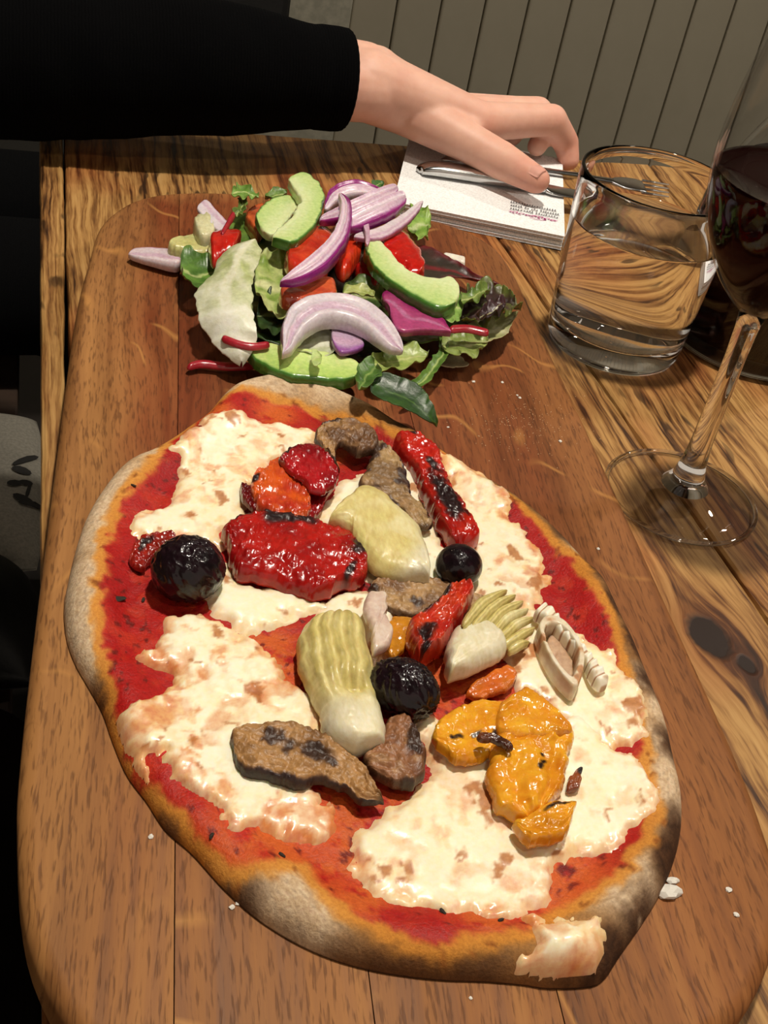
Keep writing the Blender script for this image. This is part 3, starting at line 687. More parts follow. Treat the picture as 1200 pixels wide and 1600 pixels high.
T_(rb('grilled_aubergine', [(566,1182),(596,1160),(606,1122),(634,1117)], [(573,1208),(607,1222),(648,1227),(669,1193),(650,1147)], PZ+.002, 0.0058, c_aub((146, 98, 64), (96, 58, 38), (), seed=41), M['aub'], h_wr(.003, 110, 41), 44, 26),
  'dark lumpy aubergine chunk below the wrinkled oval olive', 'aubergine')
# artichokes
T_(rb('artichoke_heart', [(512,812),(535,784),(565,760),(596,767),(627,796),(653,822),(666,858),(674,902)], [(516,820),(546,832),(559,858),(581,884),(604,896),(627,901),(650,904),(668,908)], PZ+.003, 0.0096, c_arti(0, 45, .8), M['arti'], h_wr(.0016, 70, 45), 60, 28, pe=3, crease=.0004, rag=.001),
  'plump smooth artichoke heart quarter beside the charred red pepper strip', 'artichoke')
ar2 = rb('artichoke_heart', [(487,966),(469,990),(468,1033),(480,1067),(497,1100),(510,1147),(543,1177)], [(566,962),(574,993),(581,1033),(588,1087),(600,1117),(603,1157),(580,1168)], PZ+.003, 0.0108, c_arti(9, 47, .72), M['arti'], lambda T, S, x, y: .0014*np.abs(np.sin(S*9+N(x, y, 60, 49)*2.5+T*1.2))*sst(.75, .5, T)-.006*np.exp(-(((T-.58)/.06)**2+((S-.25)/.45)**2))+(N(x, y, 90, 48)-.5)*.002, 72, 36, pe=3, crease=.0004, rag=.001)
T_(ar2, 'upright ribbed artichoke heart with a hollow, beside the wrinkled oval olive', 'artichoke')
ar3 = rb('artichoke_heart', [(695,1056),(699,1002),(716,980),(736,972),(752,968)], [(704,1058),(742,1043),(770,1030),(786,1020),(800,1006)], PZ+.006, 0.0090, c_arti(0, 51, .0), M['arti'], h_wr(.0012, 90, 51), 44, 28, pe=3, crease=.0004, rag=.001)
T_(ar3, 'fanned artichoke heart with thin spread leaves next to the cheese rind', 'artichoke')
fan0 = [(722,978),(736,984),(752,990),(764,996),(776,1002),(786,1010),(792,1016)]; fan1 = [(792,922),(806,930),(818,940),(826,952),(833,966),(836,982),(826,1004)]
for k in range(7):
    a, b = fan0[k], fan1[k]; m_ = ((a[0]+b[0])/2-(4 if k < 4 else 0), (a[1]+b[1])/2-(5 if k < 5 else 0))
    w = 9-.3*k
    dx, dy = b[0]-a[0], b[1]-a[1]; l = math.hypot(dx, dy); nx_, ny_ = -dy/l*w, dx/l*w
    zz = .014-.0014*k
    under(rb('leaf', [(a[0]-nx_*.8, a[1]-ny_*.8), (m_[0]-nx_, m_[1]-ny_), (b[0]-nx_*.25, b[1]-ny_*.25)], [(a[0]+nx_*.8, a[1]+ny_*.8), (m_[0]+nx_, m_[1]+ny_), (b[0]+nx_*.25, b[1]+ny_*.25)], PZ+zz, .0022, c_arti(6, 53+k, 2), M['arti'], lambda T, S, x, y: .0016*np.sin(T*math.pi)-.0015*S*S, 28, 12, sheet=True, rag=.0005), ar3)
def rb2(*a, **k): k.setdefault('crease', .0007); return rb(*a, **k)
# yellow peppers
yl = ((230, 164, 40), (208, 134, 24))
ye = rb2('roasted_yellow_pepper', [(776,1128),(768,1185),(761,1216),(772,1256),(802,1290)], [(896,1134),(890,1172),(881,1220),(873,1246),(858,1264)], PZ+.004, 0.0048, c_pepper(*yl, .12, [(.42, .25, .02, .05), (.55, .3, .03, .07), (.5, .35, .02, .06)], seed=61, rough=.2), M['pepper'], h_wr(.0026, 80, 61, 3, .002), 60, 34)
T_(ye, 'large folded yellow pepper piece with scorched creases on melted cheese', 'pepper')
under(rb2('side_flap', [(670,1140),(694,1118),(732,1099),(776,1094),(800,1104)], [(680,1162),(704,1185),(740,1191),(768,1182),(800,1160)], PZ+.004, 0.0048, c_pepper(*yl, .1, [(.3, .15, .09, .12), (.55, .25, .07, .1), (.75, .45, .05, .15)], seed=63, rough=.2), M['pepper'], h_wr(.002, 80, 63)), ye)
under(rb2('top_flap', [(778,1102),(816,1074),(856,1096),(897,1136)], [(776,1148),(824,1152),(856,1152),(888,1150)], PZ+.008, 0.0038, c_pepper((236, 176, 50), (214, 142, 30), .15, (), seed=65, rough=.18), M['pepper'], h_wr(.002, 90, 65)), ye)
under(rb2('end_flap', [(796,1284),(818,1282),(856,1262),(897,1254)], [(804,1298),(826,1317),(856,1317),(888,1298),(899,1272)], PZ+.005, 0.0048, c_pepper(*yl, .05, [(.7, -.6, .2, .18)], seed=67, rough=.2), M['pepper'], h_wr(.002, 90, 67)), ye)
under(rb2('scorched_curl', [(746,1150),(768,1148),(790,1156),(802,1170)], [(750,1158),(768,1158),(786,1166),(798,1176)], PZ+.013, 0.0019, c_pepper((96, 48, 24), (52, 24, 14), .1, (), seed=68), M['pepper'], h_wr(.001, 200, 68), 30, 12), ye)
T_(rb2('roasted_yellow_pepper', [(607,960),(600,1000),(606,1030)], [(648,962),(641,994),(622,1032)], PZ+.002, 0.0029, c_pepper((208, 150, 40), (192, 128, 30), .1, (), seed=71, rough=.25), M['pepper'], h_wr(.001, 90, 71), 36, 18),
  'small yellow pepper strip between the upright artichoke and a red strip', 'pepper')
T_(rb2('roasted_yellow_pepper', [(724,1080),(748,1064),(788,1040),(810,1048)], [(732,1090),(760,1090),(792,1082),(806,1066)], PZ+.001, 0.0029, c_pepper((212, 124, 44), (190, 100, 30), .4, (), seed=73), M['pepper'], h_wr(.001, 90, 73), 36, 18),
  'flat orange-yellow pepper slice partly under the fanned artichoke', 'pepper')
T_(rb2('pepper_scrap', [(884,1222),(896,1208),(908,1198)], [(890,1238),(902,1232),(908,1202)], PZ+.003, 0.0019, c_pepper((196, 120, 70), (120, 60, 34), .2, [(.9, 0, .2, 1)], seed=75), M['pepper'], h_wr(.001, 200, 75), 24, 12),
  'tiny browned pepper scrap beside the large yellow pepper', 'pepper')
# goat cheese slice: pale rind loop and corrugated rind
gc = empty('goat_cheese_slice', tuple(P(880, 1030, PZ))); T_(gc, 'melting goat cheese slice with curled ridged rind beside the fanned artichoke', 'cheese')
def c_rind(T, S, x, y):
    n = N(x, y, 200, 81); return mix(mix((232, 222, 200), (210, 190, 160), n), (176, 116, 70), sst(.66, .78, n)*.8), np.full(T.shape, .5)
loop = [(842,1010),(838,986),(852,973),(876,980),(902,1012),(909,1046),(898,1084),(880,1074),(856,1042)]
cx_ = np.mean([p[0] for p in loop]); cy_ = np.mean([p[1] for p in loop])
lo_ = loop+loop[:1]
under(ribbon('rind_loop', [(x, y) for x, y in lo_], [(cx_+(x-cx_)*.72, cy_+(y-cy_)*.72) for x, y in lo_], PZ+.003, .008, c_rind, M['cheese'], None, 90, 14, edge=.5, pt=60, tap=0, rag=.0003), gc)
under(ribbon('cheese_paste', [(852,1000),(862,990),(876,1000),(890,1030),(896,1060)], [(856,1020),(862,1035),(872,1050),(884,1066),(890,1070)], PZ+.002, .003, lambda T, S, x, y: (mix((206, 184, 156), (190, 150, 120), N(x, y, 150, 83)), np.full(T.shape, .35)), M['cheese'], h_wr(.0008, 120, 83), 40, 18), gc)
under(ribbon('ridged_rind', [(848,942),(866,962),(907,1012),(932,1042),(956,1070)], [(828,962),(850,974),(905,1030),(920,1056),(932,1078)], PZ+.004, .006, lambda T, S, x, y: (mix(mix((246, 238, 216), (250, 244, 228), T), (150, 96, 52), np.clip(sst(.75, .95, np.cos(T*2*math.pi*11))*.8+sst(.7, .8, N(x, y, 160, 85)), 0, 1)), np.full(T.shape, .45)), M['cheese'], lambda T, S, x, y: .0007*np.cos(T*2*math.pi*11+math.pi), 150, 18, rag=.0003), gc)
T_(ribbon('cheese_strand', [(572,922),(590,926),(607,931),(606,960),(618,990)], [(566,962),(576,968),(580,1000),(584,1022),(606,1016)], PZ+.008, .004, lambda T, S, x, y: (mix((224, 206, 190), (206, 178, 164), N(x, y, 120, 87)), np.full(T.shape, .35)), M['cheese'], h_wr(.001, 150, 88), 40, 20),
  'torn translucent white cheese strand beside the upright artichoke', 'cheese')

# olives
def olive(px, py, rx, ry, rot, wr, seed, label, pit=False):
    sc = np.linalg.norm(P(px, py, PZ)-np.array((0, 0, H)))/F
    a, b = rx*sc, ry*sc
    c = P(px, py, PZ+b*.75)
    n1, n2 = 96, 64
    th = np.linspace(0, 2*math.pi, n1, endpoint=False); ph = np.linspace(0, math.pi, n2)
    TH, PH = np.meshgrid(th, ph, indexing='ij')
    X = np.sin(PH)*np.cos(TH); Y = np.sin(PH)*np.sin(TH); Z = np.cos(PH)
    g = fbm(X*3.2+5+Z*2, Y*3.2-Z*1.7, 4, seed); rg = 1-np.abs(2*g-1)
    r = 1+wr*(rg-.7)+wr*.6*(fbm(X*7+Z*5, Y*7+9, 3, seed+3)-.5)
    x = X*a*r; y = Y*b*1.02*r; z = np.maximum(Z*b*r, -b*.8)
    cs, sn = math.cos(rot), math.sin(rot)
    V = np.stack([x*cs-y*sn, x*sn+y*cs, z+b*.8], -1).reshape(-1, 3)
    i = np.arange(n1*n2).reshape(n1, n2); j = np.roll(i, -1, 0)
    Fc = np.stack([i[:, :-1], i[:, 1:], j[:, 1:], j[:, :-1]], -1).reshape(-1, 4)
    cl = mix((14, 9, 12), (34, 14, 22), fbm(X*4, Y*4+Z*3, 3, seed+7)).reshape(-1, 3)
    o = mesh_obj('black_olive', V, Fc, M['olive'], None, cl, np.full(len(V), .3))
    bm = bmesh.new(); bm.from_mesh(o.data); bmesh.ops.remove_doubles(bm, verts=bm.verts[:], dist=1e-6); bmesh.ops.recalc_face_normals(bm, faces=bm.faces[:]); bm.to_mesh(o.data); bm.free()
    o.location = (c[0], c[1], PZ-.0005)
    return tag(o, label, 'olive')
olive(294, 889, 55, 50, 0.2, .10, 3, 'large black olive on bare sauce near the pale crust')
olive(717, 884, 36, 34, 0, .03, 8, 'small smooth round black olive at the end of the charred pepper strip')
olive(632, 1076, 55, 43, -.75, .20, 5, 'wrinkled oval black olive beside the upright artichoke')

# dried herb flecks baked onto the sauce
for k, (px, py, L_) in enumerate([(186,938,.0030),(224,935,.0014),(208,768,.0014),(500,1505,.0012),(690,1430,.0014),(780,1445,.0012),(898,1005,.0010),(800,830,.0010),(330,1310,.0014),(440,1340,.0014)]):
    bm = bmesh.new(); bmesh.ops.create_icosphere(bm, subdivisions=2, radius=1.0)
    for v in bm.verts: v.co = Vector((v.co.x*L_, v.co.y*L_*.45, v.co.z*.0005))*(.8+.4*((v.index*37 % 11)/11))
    p = P(px, py, BZ+.007); hz = float(pizza_h(np.array([p[0]]), np.array([p[1]]))[0][0])
    me = bpy.data.meshes.new('herb_fleck'); bm.to_mesh(me); bm.free(); me.materials.append(M['herb'])
    o = bpy.data.objects.new('herb_fleck', me); o.location = Vector((p[0], p[1], BZ+hz+.0003))-pizza.location; o.rotation_euler.z = k*1.3; link(o, pizza)
# ================================================================== salad
def c_onion(side=1, purple=.45, body=(222, 200, 206), pc=(140, 34, 108), rings=2, seed=1):
    def f(T, S, x, y):
        n = N(x, y, 200, seed); c = mix(np.array(body)*.9, body, n)
        c = mix(c, (190, 148, 176), sst(.5, .95, np.sin(S*math.pi*rings+n*1.2))*.55)
        c = mix(c, pc, sst(1-purple-.25, 1-purple+.2, S*side+(n-.5)*.25))
        return c, np.full(T.shape, .3)
    return f
def c_cuc(side=-1, seed=1, light=(216, 226, 174), dark=(176, 204, 116), skin=(70, 122, 44)):
    def f(T, S, x, y):
        n = N(x, y, 170, seed); c = mix(light, dark, sst(.05, .95, S*side*.5+.5+(n-.5)*.2)*.75)
        c = mix(c, (214, 220, 164), sst(.55, .75, n)*.35); c = mix(c, skin, sst(.84, .97, S*side))
        return c, np.full(T.shape, .28)
    return f
def c_tom(c1=(206, 40, 22), c2=(176, 20, 14), pulp=0, seed=1):
    def f(T, S, x, y):
        n = N(x, y, 140, seed); c = mix(c2, c1, n); c = mix(c, (226, 112, 60), pulp*sst(.3, .7, n)); return c, np.full(T.shape, .2)
    return f
def c_leaf(c1, c2, rib=(196, 200, 140), ribw=.1, seed=1, edgec=None, rough=.42):
    def f(T, S, x, y):
        n = N(x, y, 130, seed); c = mix(c2, c1, sst(.25, .75, n))
        v = np.abs(np.sin((T*1.0-np.abs(S)*.35+(n-.5)*.12)*16)); c = mix(c, rib, sst(.14, .02, v)*.14)
        if ribw: c = mix(c, rib, sst(ribw, ribw*.4, np.abs(S+.15*(n-.5)))*.8)
        if edgec is not None: c = mix(c, edgec, sst(.55, .95, np.maximum(np.abs(S), T*.9)+(n-.5)*.4))
        return c, np.full(T.shape, rough)
    return f
def h_leaf(curl=.004, rip=.002, freq=20, cr=.002, seed=1, fold=0.0):
    def f(T, S, x, y):
        ph = N(x, y, 45, seed)*7
        return curl*.8*(S*S)+.45*rip*np.abs(S)**2*np.sin(T*freq*.75+ph+S*1.5)+cr*1.5*(N(x, y, 75, seed+3)-.5)+cr*.5*(N(x, y, 260, seed+5)-.5)
    return f
def leaf(A, B, z, cf, hf, label, name='lettuce_leaf', cat='lettuce', th=.0009, nt=60, ns=26, rag=.0016, parent=None):
    o = ribbon(name, A, B, BZ+z, th, cf, M['leaf'], hf, nt, ns, sheet=True, edge=.5, rag=rag, tap=6, settle=BZ+.0006)
    return tag(o, label, cat) if parent is None else under(o, parent)
GR = ((96, 126, 44), (58, 90, 28)); PALE = ((190, 196, 142), (150, 168, 92)); DK = ((46, 72, 28), (26, 44, 18))
# leaves at the bottom of the pile
leaf([(330,440),(400,420),(480,400),(560,395),(640,400)], [(345,520),(420,545),(500,560),(590,560),(660,520)], .006, c_leaf(*DK, seed=101), h_leaf(.004, .003, 18, .003, 101), 'dark green leaf lying under the middle of the salad pile', 'salad_leaf', 'leaf')
leaf([(420,470),(470,460),(540,470),(600,490)], [(440,545),(490,560),(560,570),(640,560)], .008, c_leaf((54, 48, 34), (36, 24, 26), (90, 40, 50), .08, 102), h_leaf(.004, .003, 22, .003, 102), 'dark purple-green leaf under the pale onion crescent', 'salad_leaf', 'leaf')
leaf([(560,440),(620,430),(690,450),(730,490)], [(560,520),(630,540),(690,540),(740,520)], .007, c_leaf(*GR, seed=103), h_leaf(.004, .003, 20, .003, 103), 'green leaf under the slanting cucumber slice', 'salad_leaf', 'leaf')
leaf([(330,360),(390,340),(450,345),(520,350)], [(340,430),(400,430),(460,440),(540,430)], .006, c_leaf(*GR, seed=104), h_leaf(.003, .003, 20, .003, 104), 'green leaf under the curled cucumber slices', 'salad_leaf', 'leaf')
# left side
leaf([(276,404),(288,398),(304,402),(322,410),(340,412)], [(284,438),(292,455),(306,462),(322,456),(338,440)], .012, c_leaf((104, 142, 56), (66, 104, 34), seed=105), h_leaf(.007, .002, 14, .002, 105), 'curled bright green lettuce tip beside the pale onion end', rag=.002)
leaf([(394,412),(420,400),(446,398),(462,410)], [(398,470),(420,492),(444,505),(462,480)], .016, c_leaf((186, 194, 128), (120, 148, 60), (210, 208, 160), .12, 106), h_leaf(.005, .004, 22, .004, 106), 'crinkled yellow-green lettuce beside the large pale leaf')
leaf([(404,470),(430,458),(456,470)], [(400,520),(430,526),(462,512)], .012, c_leaf(*DK, seed=107), h_leaf(.004, .003, 20, .003, 107), 'dark green frill below the orange tomato piece', 'salad_leaf', 'leaf')
_cl = c_leaf((206, 206, 176), (168, 176, 118), (226, 222, 200), .28, 108)
def c_big(T, S, x, y):
    c, r = _cl(T, S, x, y); return mix(c, (236, 232, 220), sst(.35, .8, T)*.8), r
big = leaf([(373,366,.012),(345,388,.010),(334,419,.008),(306,452,.002),(313,492,0),(330,523,-.004),(350,552,-.008),(370,566,-.010)], [(421,380,.014),(412,392,.014),(396,419,.012),(395,458,.010),(402,501,.006),(403,529,0),(396,548,-.004),(384,562,-.009)], .022, c_big, h_leaf(-.004, .002, 16, .0014, 108), 'large pale iceberg lettuce leaf draped down the front of the salad', nt=80, ns=34)
T_(ribbon('lettuce_heart', [(259,388),(280,377),(310,372),(334,368)], [(262,398),(290,403),(312,406),(336,404)], BZ+.006, .009, lambda T, S, x, y: (mix((214, 206, 150), (186, 184, 112), N(x, y, 120, 109)), np.full(T.shape, .35)), M['onion'], h_wr(.0015, 100, 109)), 'pale yellow lettuce stem next to the red tomato', 'lettuce')
T_(ribbon('lettuce_heart', [(303,352),(310,344),(322,338)], [(306,378),(324,382),(338,366)], BZ+.012, .010, lambda T, S, x, y: (mix((212, 208, 170), (184, 180, 130), N(x, y, 120, 110)), np.full(T.shape, .35)), M['onion'], h_wr(.002, 90, 110), 36, 18), 'pale crumpled lettuce rib behind the red tomato', 'lettuce')
T_(ribbon('red_onion_slice', [(305,326),(326,350),(348,366)], [(321,311),(342,334),(362,356)], BZ+.020, 0.0021, c_onion(1, .0, (226, 214, 220), rings=1, seed=111), M['onion'], None, 40, 14, edge=.75, pe=14, rag=.0005), 'short white onion piece sticking up behind the tomato', 'onion')
T_(ribbon('red_onion_slice', [(200,397),(216,392),(250,396),(284,404)], [(201,402),(220,409),(250,418),(282,425)], BZ+.003, 0.0028, c_onion(-1, .1, (222, 204, 210), (160, 80, 130), 1, 112), M['onion'], lambda T, S, x, y: .004*T, 44, 14, edge=.75, pe=14, rag=.0005), 'thin onion end lying flat on the bare board', 'onion')
T_(ribbon('tomato_wedge', [(326,367),(350,361),(382,364)], [(331,412),(346,408),(368,396)], BZ+.018, 0.0090, c_tom(seed=113), M['tomato'], h_wr(.001, 80, 113), 40, 22, pe=3), 'small red tomato wedge behind the large pale leaf', 'tomato')
T_(ribbon('tomato_wedge', [(378,348),(390,332),(410,322)], [(398,374),(410,368),(424,352)], BZ+.008, 0.0090, c_tom((196, 96, 50), (170, 70, 34), .6, 114), M['tomato'], h_wr(.001, 80, 114), 36, 20), 'orange tomato wedge showing behind the curled cucumber slices', 'tomato')
# sprig
sp = leaf([(362,300),(374,293),(388,296),(400,302)], [(362,312),(376,314),(388,310),(402,310)], .024, c_leaf((140, 168, 84), (92, 128, 48), seed=115), h_leaf(.002, .003, 24, .003, 115), 'small curly green leaf sprig at the back of the salad', 'herb_sprig', 'leaf', rag=.003)
leaf([(370,312),(368,326),(362,340)], [(384,312),(384,330),(380,342)], .020, c_leaf((112, 134, 60), (80, 104, 40), seed=116), h_leaf(.003, .002, 18, .003, 116), None, 'lower_frill', rag=.0024, parent=sp)
leaf([(414,306),(428,299),(446,300)], [(416,316),(430,314),(448,310)], .014, c_leaf(*GR, seed=117), h_leaf(.003, .002, 16, .002, 117), 'small green leaf tip behind the rear cucumber slice', 'salad_leaf', 'leaf')
# cucumbers
T_(ribbon('cucumber_slice', [(397,348),(405,331),(424,315),(449,311),(466,318)], [(420,377),(436,366),(450,350),(460,336),(468,326)], BZ+.022, 0.0049, c_cuc(-1, 118), M['cuc'], h_wr(.0006, 120, 118), 50, 22, edge=.8, pe=14), 'half-moon cucumber slice behind the curled one', 'cucumber')
T_(ribbon('cucumber_slice', [(450,282),(464,277),(482,278),(499,296),(505,322),(495,352),(475,376),(452,387),(428,380)], [(448,290),(456,298),(464,308),(469,320),(464,334),(456,346),(444,356),(434,364),(424,374)], BZ+.028, 0.0063, c_cuc(-1, 119), M['cuc'], h_wr(.0006, 120, 119), 70, 22, edge=.8, pe=14), 'thick crescent cucumber slice curled over on the salad top', 'cucumber')
T_(ribbon('cucumber_slice', [(565,381),(572,402),(585,426),(605,446),(630,463),(660,480),(685,491),(702,492)], [(571,378),(590,384),(605,399),(622,419),(648,436),(680,444),(706,442),(721,457)], BZ+.026, 0.0070, c_cuc(-1, 120), M['cuc'], h_wr(.0006, 120, 120), 70, 22, edge=.8, pe=14), 'long cucumber slice slanting below the red tomato', 'cucumber')
T_(ribbon('cucumber_slice', [(379,545),(400,572),(430,588),(470,597),(520,602),(556,602)], [(388,542),(430,547),(480,555),(530,562),(566,571)], BZ+.010, 0.0063, c_cuc(-1, 121, (208, 224, 146), (166, 200, 96)), M['cuc'], h_wr(.0006, 120, 121), 60, 20, edge=.8, pe=14), 'flat cucumber slice at the foot of the salad touching the pizza', 'cucumber')
# tomatoes
T_(ribbon('tomato_wedge', [(443,396),(466,368),(494,356),(520,362)], [(446,416),(464,430),(496,432),(522,414)], BZ+.020, 0.0097, c_tom((206, 62, 36), (180, 34, 20), .3, 122), M['tomato'], h_wr(.0014, 80, 122), 44, 24, pe=3), 'wet tomato wedge under the purple onion arc', 'tomato')
T_(ribbon('tomato_wedge', [(522,398),(540,376),(556,366),(566,384)], [(528,433),(542,432),(556,412),(567,394)], BZ+.020, 0.0097, c_tom((214, 56, 24), (190, 34, 16), .2, 123), M['tomato'], h_wr(.001, 80, 123), 40, 22, pe=3), 'orange-red tomato wedge beneath the onion strips', 'tomato')
T_(ribbon('tomato_wedge', [(596,388),(608,366),(625,362),(646,378),(661,405),(665,430)], [(592,404),(606,416),(620,428),(636,438),(648,440),(658,437)], BZ+.020, 0.0105, c_tom((204, 32, 20), (174, 16, 12), 0, 124), M['tomato'], h_wr(.001, 70, 124), 48, 26, pe=3), 'glossy red tomato wedge beside the dark pointed leaf', 'tomato')
T_(ribbon('tomato_wedge', [(548,408),(566,400),(590,408)], [(556,440),(576,448),(602,444)], BZ+.012, 0.0090, c_tom((180, 26, 18), (140, 14, 12), 0, 125), M['tomato'], h_wr(.001, 80, 125), 36, 22, pe=3), 'dark red tomato piece under the slanting cucumber', 'tomato')
T_(ribbon('tomato_wedge', [(433,456),(452,447),(484,444),(520,437)], [(437,474),(460,478),(488,480),(527,470)], BZ+.022, 0.0083, c_tom((204, 92, 56), (186, 66, 40), .5, 126), M['tomato'], h_wr(.0012, 80, 126), 44, 20), 'pale orange cut tomato block above the onion crescent', 'tomato')
# onions
for k, (A, B, z, lab, pu) in enumerate([
    ([(506,322),(514,305),(535,293),(562,290),(602,303)], [(508,336),(526,321),(546,312),(570,309),(594,308)], .026, 'outermost purple onion ring piece at the back of the onion strips', .6),
    ([(498,343),(530,330),(570,312),(600,298),(618,290)], [(500,352),(540,346),(580,331),(612,313),(624,302)], .031, 'middle pinkish onion strip lying between two purple ones', .35),
    ([(522,352),(560,336),(600,316),(630,300)], [(546,364),(576,356),(612,341),(637,321)], .034, 'deep purple onion strip lying over the other strips', .5)]):
    T_(ribbon('red_onion_slice', A, B, BZ+z, 0.0035, c_onion(1 if k else -1, pu, (230, 212, 222), (142, 40, 118), 2, 130+k), M['onion'], lambda T, S, x, y: .002*np.sin(T*math.pi)+.0012*np.cos(S*6), 56, 22, edge=.75, pe=14, rag=.0005), lab, 'onion')
T_(ribbon('red_onion_slice', [(526,306),(531,330),(524,362),(508,388),(485,408),(460,426),(436,441)], [(534,306),(547,324),(549,350),(543,380),(528,406),(505,428),(470,444),(440,447)], BZ+.036, 0.0035, c_onion(1, .5, (232, 214, 224), (138, 28, 116), 2.5, 134), M['onion'], lambda T, S, x, y: .003*np.sin(T*math.pi)+.001*np.cos(S*8), 70, 24, edge=.75, pe=14, rag=.0005), 'arched purple onion slice standing over the tomato wedges', 'onion')
T_(ribbon('red_onion_slice', [(552,368),(590,358),(625,339),(650,321),(660,315)], [(556,376),(592,376),(626,359),(650,337),(661,318)], BZ+.032, 0.0028, c_onion(1, .1, (226, 212, 216), (170, 110, 150), 1, 135), M['onion'], None, 50, 16, edge=.75, pe=14, rag=.0005), 'thin pale onion strip pointing at the napkin', 'onion')
T_(ribbon('red_onion_slice', [(566,352),(570,366),(570,384)], [(576,350),(578,366),(577,384)], BZ+.036, 0.0021, c_onion(1, .2, (206, 170, 188), (160, 80, 130), 1, 139), M['onion'], None, 30, 12, edge=.75, pe=14, rag=.0005), 'short onion sliver at the tip of the slanting cucumber', 'onion')
T_(ribbon('red_onion_slice', [(440,556),(439,520),(452,492),(480,478),(516,474),(545,476),(572,484),(602,504),(622,526),(636,547)], [(442,559),(455,553),(472,532),(494,516),(515,511),(542,514),(568,525),(590,540),(604,550),(618,554)], BZ+.022, 0.0035, c_onion(-1, .06, (222, 210, 218), (160, 100, 150), 1.2, 136), M['onion'], lambda T, S, x, y: .005*np.sin(T*math.pi)+.0008*np.cos(S*9), 80, 24, edge=.75, pe=14, rag=.0005), 'wide pale lilac onion crescent at the front of the salad', 'onion')
T_(ribbon('red_onion_slice', [(516,515),(533,511),(549,513),(562,526)], [(520,540),(532,553),(552,550),(571,544)], BZ+.018, 0.0028, c_onion(1, .25, (198, 170, 196), (142, 80, 150), 1, 137), M['onion'], None, 40, 18, edge=.75, pe=14, rag=.0005), 'small lilac onion flap beneath the onion crescent', 'onion')
T_(ribbon('red_onion_slice', [(590,462),(618,457),(650,478),(678,488),(706,521)], [(608,484),(612,506),(628,521),(664,519),(702,522)], BZ+.022, 0.0042, c_onion(-1, .5, (176, 70, 120), (138, 24, 92), 2, 138), M['onion'], h_wr(.001, 120, 138), 50, 22, edge=.75, pe=14, rag=.0005), 'magenta onion chunk under the slanting cucumber', 'onion')
# right side leaves
leaf([(632,344),(648,330),(664,334),(674,346)], [(632,372),(646,384),(662,382),(670,364)], .014, c_leaf((150, 180, 88), (104, 142, 48), (200, 206, 160), .2, 141), h_leaf(.005, .004, 22, .004, 141), 'bright frilly lettuce tip beside the napkin corner', rag=.003)
leaf([(574,300),(586,284),(598,284)], [(580,306),(592,300),(600,290)], .020, c_leaf((62, 102, 44), (40, 76, 30), seed=142), h_leaf(.002, .002, 12, .001, 142), 'tiny green leaf tip behind the onion strips', 'salad_leaf', 'leaf')
leaf([(632,384),(664,390),(700,408),(740,431),(780,448)], [(650,440),(676,452),(706,440),(742,440),(779,453)], .010, c_leaf((52, 40, 30), (38, 30, 22), (120, 22, 30), .16, 143, (96, 20, 26)), h_leaf(.003, .001, 14, .0015, 143), 'dark pointed beet leaf with red midrib on the right of the tomato', 'beet_leaf', 'leaf')
T_(ribbon('feta_chip', [(690,398),(708,400),(727,405)], [(694,406),(712,412),(728,416)], BZ+.001, .004, lambda T, S, x, y: (mix((232, 226, 214), (214, 206, 192), N(x, y, 150, 144)), np.full(T.shape, .7)), M['cheese'], None, 24, 12), 'small white chip lying behind the dark pointed leaf', 'cheese')
lo = leaf([(716,480),(736,458),(760,448),(790,458),(812,482)], [(720,505),(744,512),(770,510),(790,498),(810,490)], .016, c_leaf((70, 44, 40), (44, 26, 28), (96, 110, 52), .1, 145, (100, 112, 50)), h_leaf(.004, .007, 30, .006, 145), 'frilly purple-brown lollo lettuce at the right end of the salad', rag=.004, nt=90, ns=36)
leaf([(722,466),(740,452),(758,446)], [(730,486),(748,474),(764,460)], .022, c_leaf((120, 138, 66), (84, 110, 44), seed=146), h_leaf(.003, .004, 24, .004, 146), None, 'green_frill', rag=.003, parent=lo)
leaf([(744,492),(762,478),(786,470)], [(752,508),(772,498),(794,486)], .024, c_leaf((60, 32, 38), (38, 20, 26), seed=147), h_leaf(.003, .005, 28, .005, 147), None, 'purple_frill', rag=.003, parent=lo)
leaf([(716,520),(746,505),(780,496),(808,491)], [(720,548),(752,545),(786,532),(807,500)], .010, c_leaf((196, 192, 150), (166, 166, 112), (206, 202, 170), .1, 148), h_leaf(.004, .0015, 12, .001, 148), 'pale translucent lettuce leaf under the frilly purple lettuce')
leaf([(690,526),(716,520),(742,522),(760,530)], [(694,556),(716,562),(744,556),(762,542)], .013, c_leaf((150, 162, 92), (120, 136, 66), (190, 190, 140), .1, 149), h_leaf(.003, .003, 20, .003, 149), 'pale green lettuce frill beside the red chard stem', rag=.0028)
leaf([(676,560),(696,556),(716,556)], [(684,574),(704,578),(736,572)], .003, c_leaf((196, 186, 150), (170, 158, 120), ribw=0, seed=150), h_leaf(.001, .001, 9, .001, 150), 'cream coloured lettuce scrap lying on the board')
leaf([(668,446),(700,452),(724,462)], [(690,510),(706,512),(722,500)], .020, c_leaf((130, 164, 80), (96, 134, 52), seed=151), h_leaf(.003, .002, 14, .002, 151), 'green lettuce flap hanging from the end of the slanting cucumber')
leaf([(576,562),(606,546),(640,545),(670,553)], [(582,590),(604,586),(632,582),(667,566)], .014, c_leaf((158, 172, 96), (122, 144, 62), (196, 196, 140), .08, 152), h_leaf(.004, .003, 20, .002, 152), 'wavy light green lettuce edge above the spinach')
leaf([(686,520),(680,556),(658,588),(625,612)], [(702,530),(697,560),(670,598),(640,614)], .012, c_leaf((104, 136, 56), (70, 104, 36), (176, 188, 120), .22, 153), h_leaf(.002, .0015, 12, .001, 153), 'long green rocket leaf curving down to the board', 'rocket_leaf', 'leaf')
